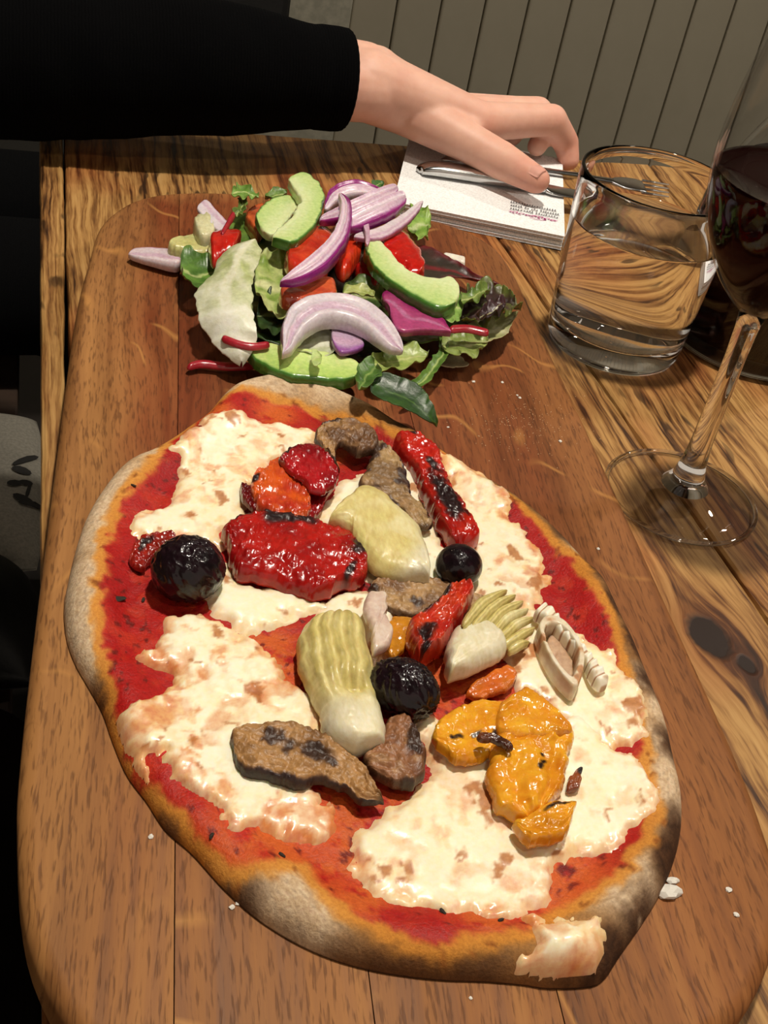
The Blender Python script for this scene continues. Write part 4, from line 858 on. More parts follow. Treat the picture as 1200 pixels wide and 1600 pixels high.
leaf([(552,604),(560,580),(578,560)], [(572,616),(588,600),(594,584)], .022, c_leaf((86, 122, 46), (56, 92, 30), (140, 160, 90), .1, 154), h_leaf(.004, .001, 8, .001, 154), 'folded spinach leaf at the cucumber end', 'spinach_leaf', 'leaf')
leaf([(588,586,.004),(622,594,.004),(653,606,.002),(672,634),(684,662,-.006)], [(566,614,.002),(598,632),(634,648),(664,662,-.004),(681,670,-.008)], .018, c_leaf((48, 82, 28), (30, 58, 20), (80, 110, 50), .07, 155), h_leaf(.003, .001, 8, .001, 155), 'glossy dark spinach leaf overhanging the charred crust', 'spinach_leaf', 'leaf')
leaf([(532,450),(556,442),(580,448),(602,462)], [(530,480),(552,490),(580,486),(606,488)], .016, c_leaf((96, 120, 52), (48, 70, 28), (170, 176, 110), .14, 156), h_leaf(.004, .004, 20, .003, 156), 'crumpled green leaf between orange tomato and magenta onion', 'salad_leaf', 'leaf')
leaf([(534,452),(556,448),(586,456)], [(538,466),(560,466),(586,468)], .024, c_leaf((166, 172, 100), (130, 142, 70), seed=157), h_leaf(.002, .002, 16, .002, 157), 'small yellowish leaf curl between the tomato pieces', 'salad_leaf', 'leaf')
leaf([(440,540),(466,520),(500,516),(524,526)], [(446,552),(470,556),(500,562),(530,556)], .014, c_leaf((206, 208, 186), (180, 186, 148), (222, 220, 200), .2, 158), h_leaf(.003, .002, 14, .002, 158), 'white lettuce rib sheltering under the onion crescent')
leaf([(484,552),(492,546),(502,556)], [(490,578),(498,574),(506,562)], .022, c_leaf((190, 206, 140), (160, 184, 100), seed=159), h_leaf(.001, .001, 8, .001, 159), 'small pale lettuce tip resting on the flat cucumber slice')
# chard stems
def stem(path, w, z, label, c1=(150, 16, 34), c2=(176, 40, 54), seed=1):
    pts = np.array(path, float); d = np.gradient(pts[:, :2], axis=0); d /= np.linalg.norm(d, axis=1)[:, None]; nn = np.stack([-d[:, 1], d[:, 0]], 1)*w/2
    A = [(p[0]-q[0], p[1]-q[1])+tuple(p[2:]) for p, q in zip(pts, nn)]; B = [(p[0]+q[0], p[1]+q[1])+tuple(p[2:]) for p, q in zip(pts, nn)]
    return tag(ribbon('chard_stem', A, B, BZ+z, .0028, lambda T, S, x, y: (mix(c1, c2, N(x, y, 160, seed)), np.full(T.shape, .3)), M['chard'], None, 40, 12, pe=2, rag=.0002), label, 'stem')
stem([(346,527),(372,537),(395,541),(422,538)], 8, .018, 'thin red chard stem across the foot of the large pale leaf', seed=161)
stem([(292,573),(316,568),(356,572),(400,571)], 9, .003, 'thin red chard stem lying on the board by the crust', seed=162)
stem([(702,514),(730,513),(764,520)], 9, .022, 'short red chard stem beside the frilly purple lettuce', seed=163)
stem([(366,333),(358,346),(346,368)], 8, .026, 'short red chard stem leaning on the small tomato wedge', seed=164)
# ================================================================== glasses
# tumbler of water
TC = (.3345, .5985)
def tz(z): return .0405+.0060*min(z/.10, 1)          # outer radius by height
tm = empty('water_tumbler', (TC[0], TC[1], 0)); tag(tm, 'short clear tumbler of water beside the napkin', 'glass')
HT = .107; WL = .078; W = .0022
outer = [(.0005, .0006), (.035, .0006), (.0392, .0022), (.0405, .006)]+[(tz(z), z) for z in np.linspace(.012, HT-.001, 14)]
rim = [(tz(HT)-.0004, HT), (tz(HT)-W+.0004, HT)]
dry = [(tz(z)-W, z) for z in np.linspace(HT-.001, WL, 8)]
wet = [(tz(z)-W, z) for z in np.linspace(WL, .022, 14)]+[(tz(.018)-W-.0012, .0175), (tz(.015)-W-.005, .0150), (.018, .0135), (.0003, .013)]
lathe('glass_body', outer+rim+dry, M['glass'], tm, (TC[0], TC[1], 0), 96, recalc=False)
wt = lathe('water', wet, M['wet'], tm, (TC[0], TC[1], 0), 96, recalc=False)      # water against the glass
rw_ = tz(WL)-W
under(lathe('water_surface', [(rw_, WL+.0008), (rw_-.0006, WL+.0002), (rw_-.002, WL)]+[(rw_*k, WL) for k in (.8, .5, .25)]+[(.0003, WL)], M['water'], None, (TC[0], TC[1], 0), 96, recalc=False), wt)
wt.children[0].location = (0, 0, 0)
# stemmed glass of red wine
GC = (.3155, .4470)
wg = empty('wine_glass', (GC[0], GC[1], 0)); tag(wg, 'stemmed glass of red wine on the bare table', 'wine glass')
out_b = spl([(.0062, .108), (.0125, .113), (.0225, .124), (.0335, .143), (.0390, .163), (.0405, .180), (.0392, .200), (.0365, .220), (.0342, .236)], 40)
foot = [(.0005, .0005), (.030, .0005), (.0385, .0006), (.0400, .0014), (.0392, .0024), (.030, .0038), (.020, .0056), (.0125, .0085), (.0085, .014), (.0066, .022), (.0055, .035), (.0050, .06), (.0050, .085), (.0054, .1)]
thk = .0012
in_b = [(max(r-thk, .0005), z+(.0012 if r < .03 else .0002)) for r, z in out_b[::-1]]
lathe('foot', foot[:8], M['thin_glass'], wg, (GC[0], GC[1], 0), 96, recalc=False)
lathe('foot_rim', [(.0388+.0013*math.cos(a_), .0016+.0011*math.sin(a_)) for a_ in np.linspace(-math.pi/2, 1.5*math.pi, 14)], M['glass'], wg, (GC[0], GC[1], 0), 96, recalc=False)
lathe('stem', [(.0003, .0086), (.0124, .0086)]+foot[8:]+[(.0061, .1075), (.0003, .1078)], M['glass'], wg, (GC[0], GC[1], 0), 96, recalc=False)
lathe('bowl', out_b+[(out_b[-1][0]-.0005, .2366), (out_b[-1][0]-.0009, .2362)]+in_b+[(.0005, in_b[-1][1]-.0006)], M['thin_glass'], wg, (GC[0], GC[1], 0), 96, recalc=False)
WW = .171
cav = [(r, z) for r, z in in_b[::-1] if z < WW-.001]
rl = np.interp(WW, [z for r, z in in_b[::-1]], [r for r, z in in_b[::-1]])
lathe('wine', [(.0005, cav[0][1]-.0008)]+[(r+.0002, z-.0001) for r, z in cav]+[(rl+.0002, WW-.0003)], M['wine'], wg, (GC[0], GC[1], 0), 96, recalc=False)
under(lathe('wine_surface', [(rl+.0002, WW-.0003), (rl+.0002, WW+.0005), (rl-.0012, WW), (rl*.5, WW), (.0003, WW)], M['wine_top'], None, (0, 0, 0), 96, recalc=False), wg).location = (0, 0, 0)
# carafe
CC = (.4345, .6120)
cf = empty('wine_carafe', (CC[0], CC[1], 0)); tag(cf, 'round glass carafe of dark red wine behind the stemmed glass', 'carafe')
co_ = spl([(.0555, .006), (.0565, .02), (.0560, .06), (.052, .095), (.040, .125), (.028, .15), (.024, .18), (.026, .205), (.032, .225)], 44)
ci_ = [(r-.0028, z) for r, z in co_ if z > .013][::-1]
lathe('glass_body', [(.0005, .002), (.04, .0012), (.048, .0006), (.0535, .0014)]+co_+[(.0312, .2265), (.0298, .2262)]+ci_+[(.050, .0115), (.042, .0095), (.0005, .0092)], M['glass'], cf, (CC[0], CC[1], 0), 96, recalc=False)
cw = [(r, z) for r, z in ci_[::-1] if z < .112]
rr_ = cw[-1][0]
lathe('wine', [(.0005, .0090), (.042, .0093), (.0502, .0113)]+[(r+.0002, z) for r, z in cw]+[(rr_-.001, .1125), (.0005, .1125)], M['wine'], cf, (CC[0], CC[1], 0), 96, recalc=False)

# ================================================================== napkin and cutlery
NA = math.atan2(-.037, .111); nu = np.array((math.cos(NA), math.sin(NA))); nv = np.array((-nu[1], nu[0]))
n0 = P(612, 337, 0)[:2]
NWd, NLn, NTh = .118, .146, .0105
nap = empty('paper_napkin', (n0[0], n0[1], 0)); tag(nap, 'thick folded white paper napkin with pink and grey print', 'napkin')
def npt(u, v, z): q = nu*u+nv*v; return (q[0], q[1], z)
lay = 4
for k in range(lay):
    z0 = .0004+k*NTh/lay; z1 = z0+NTh/lay-.0004
    us = np.array((0, NWd)); vs_ = np.array((.0009*((k*7) % 3), NLn-.001*k))
    U, Vv = np.meshgrid(us, vs_, indexing='ij')
    wv = U*0
    def g(z, sgn): 
        return np.array([npt(u, v, z+w) for u, v, w in zip(U.ravel(), Vv.ravel(), wv.ravel())])
    Vt = g(z1, 1); Vb = g(z0, -1)
    n = U.size; i = np.arange(n).reshape(U.shape)
    f1 = np.stack([i[:-1, :-1], i[1:, :-1], i[1:, 1:], i[:-1, 1:]], -1).reshape(-1, 4)
    bd = np.concatenate([i[0, :], i[1:, -1], i[-1, -2::-1], i[-2:0:-1, 0]]); bq = np.roll(bd, -1)
    ff = np.vstack([f1, f1[:, ::-1]+n, np.stack([bq, bd, bd+n, bq+n], -1)])
    o = mesh_obj('folded_layer', np.vstack([Vt, Vb]), ff, M['paper'], nap, smooth=False)
    bv = o.modifiers.new('soft', 'BEVEL'); bv.width = .0006; bv.segments = 2; bv.limit_method = 'ANGLE'
NZ = NTh+.0002
# printed marks: fine strokes of a script line in pink over two lines of grey small print (not legible in the photograph)
def strokes(name, lines, w, mat, zz):
    V = []; Fc = []
    for ln in lines:
        p = np.array(ln, float); d = np.gradient(p, axis=0); d /= (np.linalg.norm(d, axis=1)[:, None]+1e-9); nn = np.stack([-d[:, 1], d[:, 0]], 1)*w/2
        b = len(V)
        for q, m_ in zip(p, nn):
            V += [npt(*(q-m_), zz), npt(*(q+m_), zz)]
        Fc += [(b+2*i, b+2*i+1, b+2*i+3, b+2*i+2) for i in range(len(p)-1)]
    return mesh_obj(name, V, Fc, mat, nap, smooth=False)
rr = random.Random(4)
gl = []
for row in range(3):
    u = .080
    while u < .114:
        wd = rr.uniform(.0008, .0016); v = .026+row*.0055
        hgt = rr.choice((.0026, .0034, .004))
        gl.append([(u, v), (u+wd*.2, v+hgt*.6), (u+wd*.6, v+hgt)]); gl.append([(u+wd*.6, v+hgt), (u+wd*.7, v+hgt*.3), (u+wd, v)])
        u += wd+rr.uniform(.0004, .0009)
        if rr.random() < .14: u += .0012
strokes('small_print', gl, .00045, M['ink_grey'], NZ+.00045)
t = np.linspace(0, 1, 220)
sc_ = [np.stack([.079+.034*t+.0012*np.sin(t*95), .0215+.0018*np.sin(t*47+1)*(.5+.5*np.sin(t*11))+.0006*np.cos(t*95)], 1)]
sc_.append(np.stack([.099+.006*np.cos(np.linspace(-2.6, 2.2, 30)), .0205+.0030*np.sin(np.linspace(-2.6, 2.2, 30))], 1))
strokes('script_print', sc_, .0006, M['ink_pink'], NZ+.00045)
# knife and fork lying side by side
def cutlery(name, pts, label, cat, parts):
    o = empty(name, pts); return tag(o, label, cat)
def bar(name, path, mat, parent, zb):            # path: (px, py, halfwidth m, thickness m)
    n = 60; q = catmull([np.concatenate([P(a, b, zb)[:2], (w, h)]) for a, b, w, h in path], n)
    d = np.gradient(q[:, :2], axis=0); d /= np.linalg.norm(d, axis=1)[:, None]; nn = np.stack([-d[:, 1], d[:, 0]], 1)
    m = 16; V = []; 
    for k in range(n):
        for j in range(m):
            a = 2*math.pi*j/m; ca, sa = math.cos(a), math.sin(a)
            ca = math.copysign(abs(ca)**.7, ca); sa = math.copysign(abs(sa)**.7, sa)
            p = q[k, :2]+nn[k]*q[k, 2]*ca; V.append((p[0], p[1], zb+q[k, 3]*(.5+.5*sa)))
    i = np.arange(n*m).reshape(n, m); j = np.roll(i, -1, 1)
    ff = np.stack([i[:-1], i[1:], j[1:], j[:-1]], -1).reshape(-1, 4).tolist()+[i[0].tolist(), i[-1][::-1].tolist()]
    return mesh_obj(name, V, ff, mat, parent, origin=(V[0][0], V[0][1], zb))
kz = NZ+.0006
kf = bar('table_knife', [(654,270,.0006,.002),(659,270,.0064,.006),(690,274,.0078,.009),(760,285,.0074,.009),(830,296,.0068,.008),(850,299,.0060,.007)], M['steel'], None, kz)
tag(kf, 'polished steel table knife on the napkin, handle end showing below the thumb', 'knife')
bl_ = bar('blade', [(846,298,.0050,.005),(862,300,.0085,.003),(905,306,.0085,.0016),(990,318,.0088,.0014),(1040,325,.006,.0012),(1056,326,.001,.0008)], M['steel'], None, kz); under(bl_, kf)
fk = bar('table_fork', [(690,252,.0012,.002),(705,252,.0050,.0035),(760,258,.0048,.004),(830,268,.0034,.004),(900,278,.0030,.004),(950,285,.0040,.0035)], M['steel'], None, kz)
tag(fk, 'polished steel table fork lying behind the knife on the napkin', 'fork')
hd = bar('fork_head', [(946,285,.0040,.0035),(965,287,.0100,.003),(990,291,.0115,.003),(1004,293,.0110,.002)], M['steel'], None, kz); under(hd, fk)
for k in range(4):
    o_s = (k-1.5)*7
    under(bar('tine', [(1000,292.5+o_s*.9,.0011,.002),(1020,296+o_s*.9,.0011,.002),(1046,299+o_s*.9,.0005,.001)], M['steel'], None, kz), fk)

# ================================================================== person: hand and arm reaching over the far end of the table
def caps(bm, a, b, ra, rb, n=18):
    a, b = Vector(a), Vector(b); d = b-a; L = d.length
    rot = d.to_track_quat('Z', 'Y').to_matrix() if L > 1e-6 else Matrix.Identity(3)
    rings = []
    for k in range(1, 6): ph = -math.pi/2+math.pi/2*k/6; rings.append((ra*math.cos(ph), ra*math.sin(ph)))
    for k in range(0, 9): t_ = k/8; rings.append((ra+(rb-ra)*t_, L*t_))
    for k in range(1, 6): ph = math.pi/2*k/6; rings.append((rb*math.cos(ph), L+rb*math.sin(ph)))
    vv = [[bm.verts.new(a+rot@Vector((r*math.cos(2*math.pi*j/n), r*math.sin(2*math.pi*j/n), z))) for j in range(n)] for r, z in rings]
    for i in range(len(vv)-1):
        for j in range(n): bm.faces.new((vv[i][j], vv[i][(j+1) % n], vv[i+1][(j+1) % n], vv[i+1][j]))
    bm.faces.new(vv[0][::-1]); bm.faces.new(vv[-1])
def ell(bm, c, axes, rot=None, n=24):
    r = bmesh.ops.create_uvsphere(bm, u_segments=n, v_segments=n//2, radius=1.0)
    mt = Matrix.Translation(Vector(c))@(rot.to_4x4() if rot else Matrix.Identity(4))@Matrix.Diagonal((*axes, 1))
    bmesh.ops.transform(bm, matrix=mt, verts=r['verts'])
def remesh(bm, vox, smooth=6, fac=.5):
    bmesh.ops.recalc_face_normals(bm, faces=bm.faces[:])
    me = bpy.data.meshes.new('tmp'); bm.to_mesh(me); bm.free()
    o = bpy.data.objects.new('tmp', me); COL.objects.link(o)
    m = o.modifiers.new('r', 'REMESH'); m.mode = 'VOXEL'; m.voxel_size = vox; m.use_smooth_shade = True
    if smooth:
        s_ = o.modifiers.new('s', 'SMOOTH'); s_.iterations = smooth; s_.factor = fac
    dg = bpy.context.evaluated_depsgraph_get(); ev = o.evaluated_get(dg); out = bpy.data.meshes.new_from_object(ev)
    bpy.data.objects.remove(o); bpy.data.meshes.remove(me)
    return out
def J(px, py, y): return Py(px, py, y)
def Jz(px, py, z): return P(px, py, z)
wrist = J(572, 127, .852); fore = wrist+np.array((-.16, .0, .004))
bm = bmesh.new()
# forearm, flattened wrist: two parallel bones
for dy_, dz_ in ((-.010, -.003), (.010, .002), (0, 0)):
    caps(bm, fore+np.array((0, dy_*1.3, dz_)), wrist+np.array((0, dy_, dz_)),   .029, .0220)
iM = J(752, 186, .842)+np.array((0, 0, -.002)); 
iP = J(862, 187, .852); iD = J(884, 223, .858); iT = J(889, 250, .852)
tC = J(632, 168, .850); tM = J(712, 212, .822); tI = J(780, 249, .800); tT = Jz(838, 281, .0285)
caps(bm, wrist+np.array((0, -.006, .002)), iM, .0225, .0145)
caps(bm, wrist+np.array((.0, -.010, -.004)), tC, .021, .0195)
caps(bm, tC, tM, .0195, .0155); caps(bm, tM, tI, .0150, .0135); caps(bm, tI, tT, .0138, .0098)
caps(bm, tC*.5+iM*.5+np.array((0, -.004, -.004)), tM*.6+iM*.4, .016, .012)       # web between thumb and index
caps(bm, iM, iP, .0148, .0118); caps(bm, iP, iD, .0116, .0102); caps(bm, iD, iT, .0100, .0082)
# middle, ring and little finger behind, curled under
base = [(-.004, .021, -.002), (-.012, .040, -.006), (-.022, .056, -.012)]
tips = [(-.030, .010), (-.050, .026), (-.066, .038)]
for k, (bx, by, bz) in enumerate(base):
    m0 = iM+np.array((bx, by, bz)); p0 = iP+np.array((-.004-.012*k, .020+.016*k, -.001-.006*k))
    t0 = np.array((iT[0]-.028-.016*k, iT[1]+.002+.014*k, .0205)); d0 = (p0+t0)/2+np.array((.010, .002, .004))
    caps(bm, wrist+np.array((.01, .006+.006*k, 0)), m0, .020, .0135-.001*k)
    caps(bm, m0, p0, .0128-.001*k, .0105-.0008*k); caps(bm, p0, d0, .0105-.0008*k, .0092-.0006*k); caps(bm, d0, t0, .0092-.0006*k, .0075-.0005*k)
hand_me = remesh(bm, .0016, 10)
# head, neck and trunk, out of the picture to the left
SH = np.array((-.40, 1.145, .165))                  # left shoulder
TR = np.array((-.42, 1.0, 0))                    # trunk axis
bm = bmesh.new()
caps(bm, (-.42, 1.0, .20), (-.40, 1.0, .36), .055, .052)                       # neck
ell(bm, (-.385, 1.0, .47), (.092, .075, .115)); ell(bm, (-.36, 1.0, .42), (.068, .058, .07))
caps(bm, (-.295, 1.0, .475), (-.278, 1.0, .45), .010, .013)                    # nose
for s_ in (-1, 1): ell(bm, (-.39, 1.0+s_*.076, .465), (.022, .008, .032)); ell(bm, (-.305, 1.0+s_*.032, .485), (.012, .016, .010))
ell(bm, (-.297, 1.0, .415), (.012, .026, .009))
caps(bm, (-.42, 1.0, -.16), (-.42, 1.0, .08), .12, .12)
caps(bm, SH, Py(-60, 100, .88), .045, .036); caps(bm, Py(-60, 100, .88), fore, .036, .033)
body_me = remesh(bm, .006, 4)
bm = bmesh.new(); bm.from_mesh(hand_me); bm.from_mesh(body_me); me = bpy.data.meshes.new('person'); bm.to_mesh(me); bm.free()
me.materials.append(M['skin'])
V = np.array([v.co[:] for v in me.vertices])
tipd = np.min([np.linalg.norm(V-q, axis=1) for q in (iT, tT, iD)], axis=0); kn = np.min([np.linalg.norm(V-q, axis=1) for q in (iM, iP, tI)], axis=0)
cc = np.ones((len(V), 3)); cc = mix(cc, (1.0, .82, .80), sst(.030, .008, tipd)*.8); cc = mix(cc, (1.0, .90, .88), sst(.022, .010, kn)*.6)
a = me.attributes.new('Col', 'FLOAT_COLOR', 'POINT'); a.data.foreach_set('color', np.hstack([cc, np.ones((len(V), 1))]).astype(np.float32).ravel())
for pg in me.polygons: pg.use_smooth = True
person = bpy.data.objects.new('person', me); link(person)
tag(person, 'person in black knitted jumper reaching a hand over the napkin and cutlery', 'person')
# nail of the thumb
dth = nrm(tT-tI); sidev = nrm(np.cross(dth, (0, 0, 1))); upv = nrm(np.cross(sidev, dth)); nrmv = nrm(upv*.75+.55*nrm(np.array((0, 0, H))-tT))
sidev = nrm(np.cross(dth, nrmv)); nrmv = nrm(np.cross(sidev, dth))
def nail(tip, d, n, s, L, Wd, r):
    V = []; Fc = []; a_, b_ = 10, 9
    for i in range(a_):
        for j in range(b_):
            u = (i/(a_-1)-.55)*L; ph = (j/(b_-1)-.5)*2; w_ = Wd*(1-.35*abs(i/(a_-1)-.5)**2*2)
            p = np.array(tip)+d*u+s*ph*w_/2+n*(r+.0003-.0016*ph*ph-.0012*max(0, (i/(a_-1)-.6))); V.append(p)
    n_ = len(V); V = V+[v-n*.0012 for v in V]
    i = np.arange(n_).reshape(a_, b_); f1 = np.stack([i[:-1, :-1], i[1:, :-1], i[1:, 1:], i[:-1, 1:]], -1).reshape(-1, 4)
    bd = np.concatenate([i[0, :], i[1:, -1], i[-1, -2::-1], i[-2:0:-1, 0]]); bq = np.roll(bd, -1)
    return mesh_obj('thumbnail', V, np.vstack([f1, f1[:, ::-1]+n_, np.stack([bq, bd, bd+n_, bq+n_], -1)]), M['nail'], person)
nail(tT, dth, nrmv, sidev, .0115, .0108, .0097)
# hair
bm = bmesh.new(); ell(bm, (-.405, 1.0, .50), (.095, .086, .105)); ell(bm, (-.46, 1.0, .40), (.055, .075, .12)); hm = remesh(bm, .008, 3); hm.name = 'hair'; hm.materials.append(M['hair'])
link(bpy.data.objects.new('hair', hm), person)
for s_ in (-1, 1):
    bm = bmesh.new(); ell(bm, (-.2975, 1.0+s_*.032, .487), (.006, .011, .006)); m_ = bpy.data.meshes.new('eye'); bm.to_mesh(m_); bm.free(); m_.materials.append(M['hair']); link(bpy.data.objects.new('eye', m_), person)
# jumper: trunk, upper arm and loose sleeve
bm = bmesh.new()
caps(bm, (-.42, 1.0, -.12), (-.42, 1.0, .10), .16, .150)
caps(bm, (-.42, .86, .17), (-.42, 1.14, .17), .075, .075)
caps(bm, (-.42, 1.0, .18), (-.41, 1.0, .25), .085, .066)
sp_ = [(J(522, 124, .850), .0330), (J(490, 119, .848), .0350), (J(420, 113, .846), .0395), (J(300, 104, .843), .0460), (J(150, 102, .842), .0480), (J(0, 98, .845), .0500), (Py(-90, 85, .88), .054), (SH*.5+Py(-90, 80, .88)*.5, .060), (SH, .066)]
for (a_, r0), (b_, r1) in zip(sp_[:-1], sp_[1:]): caps(bm, a_, b_, r0, r1, 24)
caps(bm, (-.42, .84, .17), (-.38, .80, -.06), .066, .055); caps(bm, (-.38, .80, -.06), (-.22, .86, -.15), .052, .045)
sm_ = remesh(bm, .0055, 6)
V = np.array([v.co[:] for v in sm_.vertices]); nr_ = np.array([v.normal[:] for v in sm_.vertices])
V = V+nr_*((fbm(V[:, 0]*22+V[:, 2]*9, V[:, 1]*22, 3, 4)-.5)*.006)[:, None]
# cut the sleeve open at the cuff
cut = sp_[0][0]; dirv = nrm(cut-sp_[2][0])
sm_.vertices.foreach_set('co', V.ravel())
bm = bmesh.new(); bm.from_mesh(sm_)
bmesh.ops.bisect_plane(bm, geom=bm.verts[:]+bm.edges[:]+bm.faces[:], plane_co=Vector(cut), plane_no=Vector(dirv), clear_outer=True)
bmesh.ops.holes_fill(bm, edges=[e for e in bm.edges if e.is_boundary]); bm.to_mesh(sm_); bm.free()
sm_.name = 'jumper'; sm_.materials.append(M['knit'])
for pg in sm_.polygons: pg.use_smooth = True
jumper = link(bpy.data.objects.new('jumper', sm_), person)
# ribbed cuff
n = 72; V = []; Fc = []
s1 = nrm(np.cross(dirv, (0, 0, 1))); u1 = np.cross(s1, dirv)
prof = [(-.020, .97), (-.012, 1.0), (.0, 1.0), (.006, .985), (.0075, .96), (.006, .91), (-.01, .87)]
for (o_, k_) in prof:
    for j in range(n):
        a_ = 2*math.pi*j/n; r_ = .0345*k_*(1+.006*math.cos(a_*36)); V.append(cut+dirv*o_+s1*math.cos(a_)*r_+u1*math.sin(a_)*r_*1.02)
i = np.arange(len(prof)*n).reshape(-1, n); j = np.roll(i, -1, 1)
ff = np.stack([i[:-1], i[1:], j[1:], j[:-1]], -1).reshape(-1, 4)
o = mesh_obj('cuff', V, ff, M['knit'], person)
# trousers and shoes, seated on the bench
bm = bmesh.new()
for y_, yk in ((1.03, 1.04), (1.17, 1.19)):
    caps(bm, (-.42, y_, -.222), (.06, yk, -.22), .075, .06); caps(bm, (.06, yk, -.22), (.06, yk, FLOOR+.09), .060, .045)
caps(bm, (-.44, 1.0, -.195), (-.44, 1.12, -.195), .10, .10)
tm_ = remesh(bm, .008, 4); tm_.name = 'trousers'; tm_.materials.append(M['denim']); link(bpy.data.objects.new('trousers', tm_), person)
for yk in (1.04, 1.19):
    bm = bmesh.new(); caps(bm, (.05, yk, FLOOR+.045), (.20, yk, FLOOR+.034), .042, .032); caps(bm, (.05, yk, FLOOR+.05), (.05, yk, FLOOR+.09), .042, .042)
    m_ = remesh(bm, .006, 3)
    for v in m_.vertices: v.co.z = max(v.co.z, FLOOR+.001)
    m_.name = 'shoe'; m_.materials.append(M['leather']); link(bpy.data.objects.new('shoe', m_), person)

# ================================================================== bench on the left with belongings
BT = -.302
bench = empty('bench', (-.23, .62, FLOOR)); tag(bench, 'dark wooden bench along the side of the table', 'bench')
for k in range(3): box('seat_slat', -.42+k*.135, -.42+k*.135+.130, -.10, 1.40, BT-.03, BT, M['table_under'], bench)
for x in (-.40, -.08):
    for y in (-.05, 1.30): box('leg', x, x+.05, y, y+.05, FLOOR, BT-.0305, M['table_under'], bench)
def puff(name, x0, x1, y0, y1, z0, h, mat, p=4, n=40, lump=.0, seed=1, flat=.0):
    u = np.linspace(-1, 1, n); U, W_ = np.meshgrid(np.sign(u)*np.abs(u)**.8, np.sign(u)*np.abs(u)**.8, indexing='ij')
    pr = np.sqrt(np.clip(1-np.abs(U)**p, 0, 1))*np.sqrt(np.clip(1-np.abs(W_)**p, 0, 1))
    rr_ = 1-.06*(np.abs(U*W_))**2
    X = (x0+x1)/2+U*(x1-x0)/2*rr_; Y = (y0+y1)/2+W_*(y1-y0)/2*rr_
    top = z0+h*(flat+(1-flat)*pr)+lump*(fbm(X*25, Y*25, 4, seed)-.5)*pr; V = np.vstack([np.stack([X, Y, np.maximum(top, z0+.002)], -1).reshape(-1, 3), np.stack([X, Y, np.full(X.shape, z0)], -1).reshape(-1, 3)])
    m = n*n; i = np.arange(m).reshape(n, n); f1 = np.stack([i[:-1, :-1], i[1:, :-1], i[1:, 1:], i[:-1, 1:]], -1).reshape(-1, 4)
    bd = np.concatenate([i[0, :], i[1:, -1], i[-1, -2::-1], i[-2:0:-1, 0]]); bq = np.roll(bd, -1)
    return mesh_obj(name, V, np.vstack([f1, f1[:, ::-1]+m, np.stack([bq, bd, bd+m, bq+m], -1)]), mat, origin=((x0+x1)/2, (y0+y1)/2, z0))
M['canvas'] = m_plain('pale_canvas', (186, 180, 166), .9, bscale=400, bstr=.2)
M['print'] = m_plain('dark_print', (58, 56, 54), .9)
cu = puff('cushion', -.24, .004, .735, .945, BT, .022, M['canvas'], 6, flat=.1); tag(cu, 'pale grey cushion with a dark sprig print on the bench', 'cushion')
# sprig print on the cushion: a thin stalk and leaves lying on the cloth
V = []; Fc = []
def cz(x, y):
    u = (x+.118)/.122; w_ = (y-.84)/.105
    return BT+.022*(.1+.9*math.sqrt(max(0, 1-abs(u)**6))*math.sqrt(max(0, 1-abs(w_)**6)))+.0012
for (px, py, a_, L_, w_) in [(40,712,.8,.030,.006),(34,730,-.2,.016,.010),(40,748,.3,.012,.007),(38,775,-.5,.020,.010),(50,778,.2,.022,.007),(44,760,1.4,.022,.003),(22,752,.4,.012,.008)]:
    c = P(px, py, BT+.022); b = len(V)
    for k in range(10):
        an = 2*math.pi*k/10; dx, dy = math.cos(an)*L_/2, math.sin(an)*w_/2
        x = c[0]+dx*math.cos(a_)-dy*math.sin(a_); y = c[1]+dx*math.sin(a_)+dy*math.cos(a_); V.append((x, y, cz(x, y)))
    Fc.append(tuple(range(b, b+10)))
o = mesh_obj('sprig_print', V, Fc, M['print'], None, smooth=False); under(o, cu)
hb = puff('handbag', -.22, .000, .615, .722, BT, .075, M['leather'], 3, 48, .006, 5); tag(hb, 'slouched black leather handbag between the cushion and the knitwear', 'bag')
strap = []
bm = bmesh.new()
pts_ = catmull([(-.18, .66, BT+.055), (-.17, .66, BT+.12), (-.11, .67, BT+.15), (-.05, .68, BT+.12), (-.04, .68, BT+.055)], 24)
for a_, b_ in zip(pts_[:-1], pts_[1:]): caps(bm, a_, b_, .006, .006, 10)
m_ = remesh(bm, .003, 2); m_.name = 'handle'; m_.materials.append(M['leather']); o = bpy.data.objects.new('handle', m_); link(o); under(o, hb)
cd = puff('cardigan', -.30, .0, .02, .60, BT, .085, M['brown_knit'], 5, 60, .05, 9); tag(cd, 'dark brown knitted cardigan folded on the bench', 'cardigan')
# ------------------------------------------------------------------ black chair behind the arm
ch_ = empty('dining_chair', (.05, 1.62, FLOOR)); tag(ch_, 'black dining chair with a rounded back standing behind the arm', 'chair')
box('seat', -.16, .26, 1.42, 1.84, -.33, -.29, M['leather'], ch_, bev=.015, seg=3)
for x in (-.14, .21):
    for y in (1.44, 1.80): box('leg', x, x+.03, y, y+.03, FLOOR, -.331, M['black_metal'], ch_)
    box('back_post', x, x+.03, 1.412, 1.438, -.30, -.13, M['black_metal'], ch_)
box('backrest', -.165, .272, 1.405, 1.445, -.135, .13, M['leather'], ch_, bev=.018, seg=4)
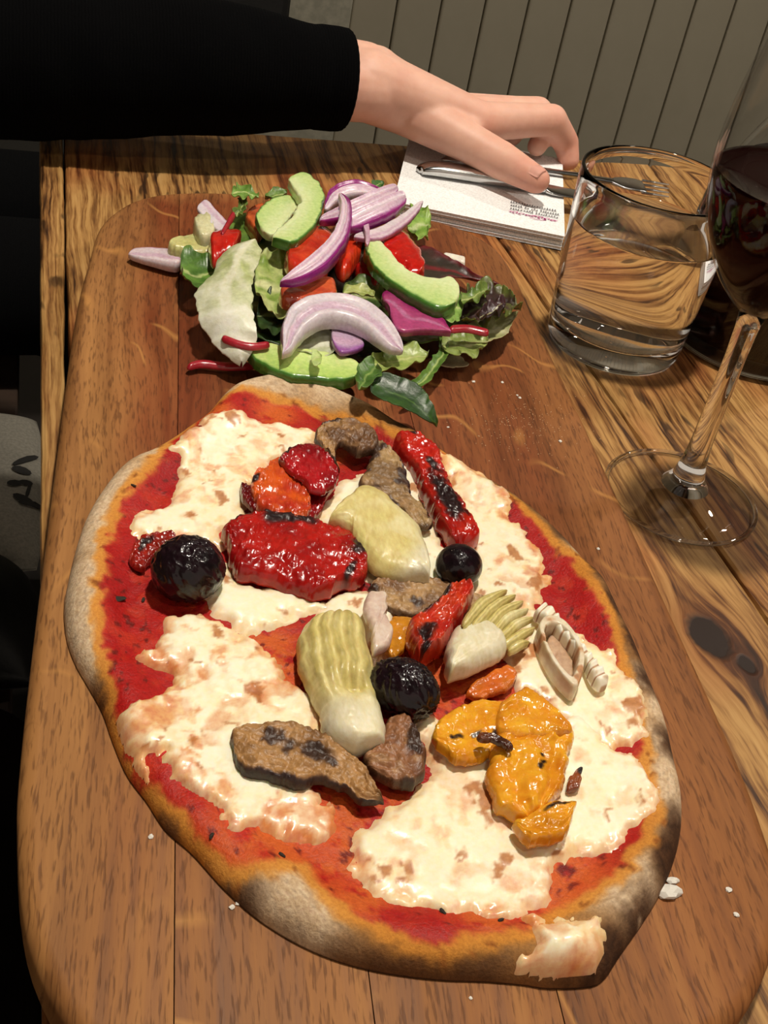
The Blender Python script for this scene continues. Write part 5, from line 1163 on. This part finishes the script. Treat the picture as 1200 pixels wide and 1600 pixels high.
# ------------------------------------------------------------------ crumbs and flour on the board
M['crumb'] = m_plain('bread_crumb', (236, 230, 220), .9, bscale=500)
rc = random.Random(11)
def crumb_mesh(seed):
    bm = bmesh.new(); bmesh.ops.create_icosphere(bm, subdivisions=2, radius=1.0); r_ = random.Random(seed)
    for v in bm.verts: v.co *= r_.uniform(.7, 1.15); v.co.z = max(v.co.z*.5, -.3)
    me = bpy.data.meshes.new('crumb'); bm.to_mesh(me); bm.free(); me.materials.append(M['crumb']); return me
cms = [crumb_mesh(k) for k in range(4)]
for (px, py, r_, lab) in [(1043,1397,.0036,'largest white cheese crumb beside the pizza edge'), (1050,1378,.0018,'small white crumb beside the larger cheese crumb')]:
    o = bpy.data.objects.new('cheese_crumb', cms[0]); link(o); p = P(px, py, BZ); o.location = (p[0], p[1], BZ+r_*.3+.0001); o.scale = (r_*1.3, r_*.8, r_); tag(o, lab, 'crumb')
for (px, py) in [(1138,1391),(785,598),(740,597),(808,618),(812,622),(875,690),(700,668),(935,858),(372,1412),(362,1418),(236,1308),(735,1560),(1150,1430),(460,1455),(170,770)]:
    o = bpy.data.objects.new('crumb', rc.choice(cms)); link(o); p = P(px, py, BZ); r_ = rc.uniform(.0006, .0011); o.location = (p[0], p[1], BZ+r_*.3); o.scale = (r_, r_*rc.uniform(.7, 1.3), r_); o.rotation_euler.z = rc.uniform(0, 6)
    tag(o, 'tiny pale crumb lying loose on the oak board', 'crumb', 'crumbs on the board')
V = []; Fc = []
for k in range(280):
    px = rc.gauss(818, 42); py = rc.gauss(662, 26); p = P(px, py, BZ); r_ = rc.uniform(.00012, .00036); a_ = rc.uniform(0, 6); b = len(V)
    for j in range(4): V.append((p[0]+r_*math.cos(a_+j*1.57), p[1]+r_*math.sin(a_+j*1.57), BZ+.0001))
    V.append((p[0], p[1], BZ+r_)); Fc += [(b, b+1, b+4), (b+1, b+2, b+4), (b+2, b+3, b+4), (b+3, b, b+4), (b+3, b+2, b+1, b)]
M['flour'] = m_plain('flour', (206, 176, 140), .9)
o = mesh_obj('flour_dust', V, Fc, M['flour'], None, smooth=False); tag(o, 'dusting of flour on the board between salad and wine glass', 'flour', kind='stuff')
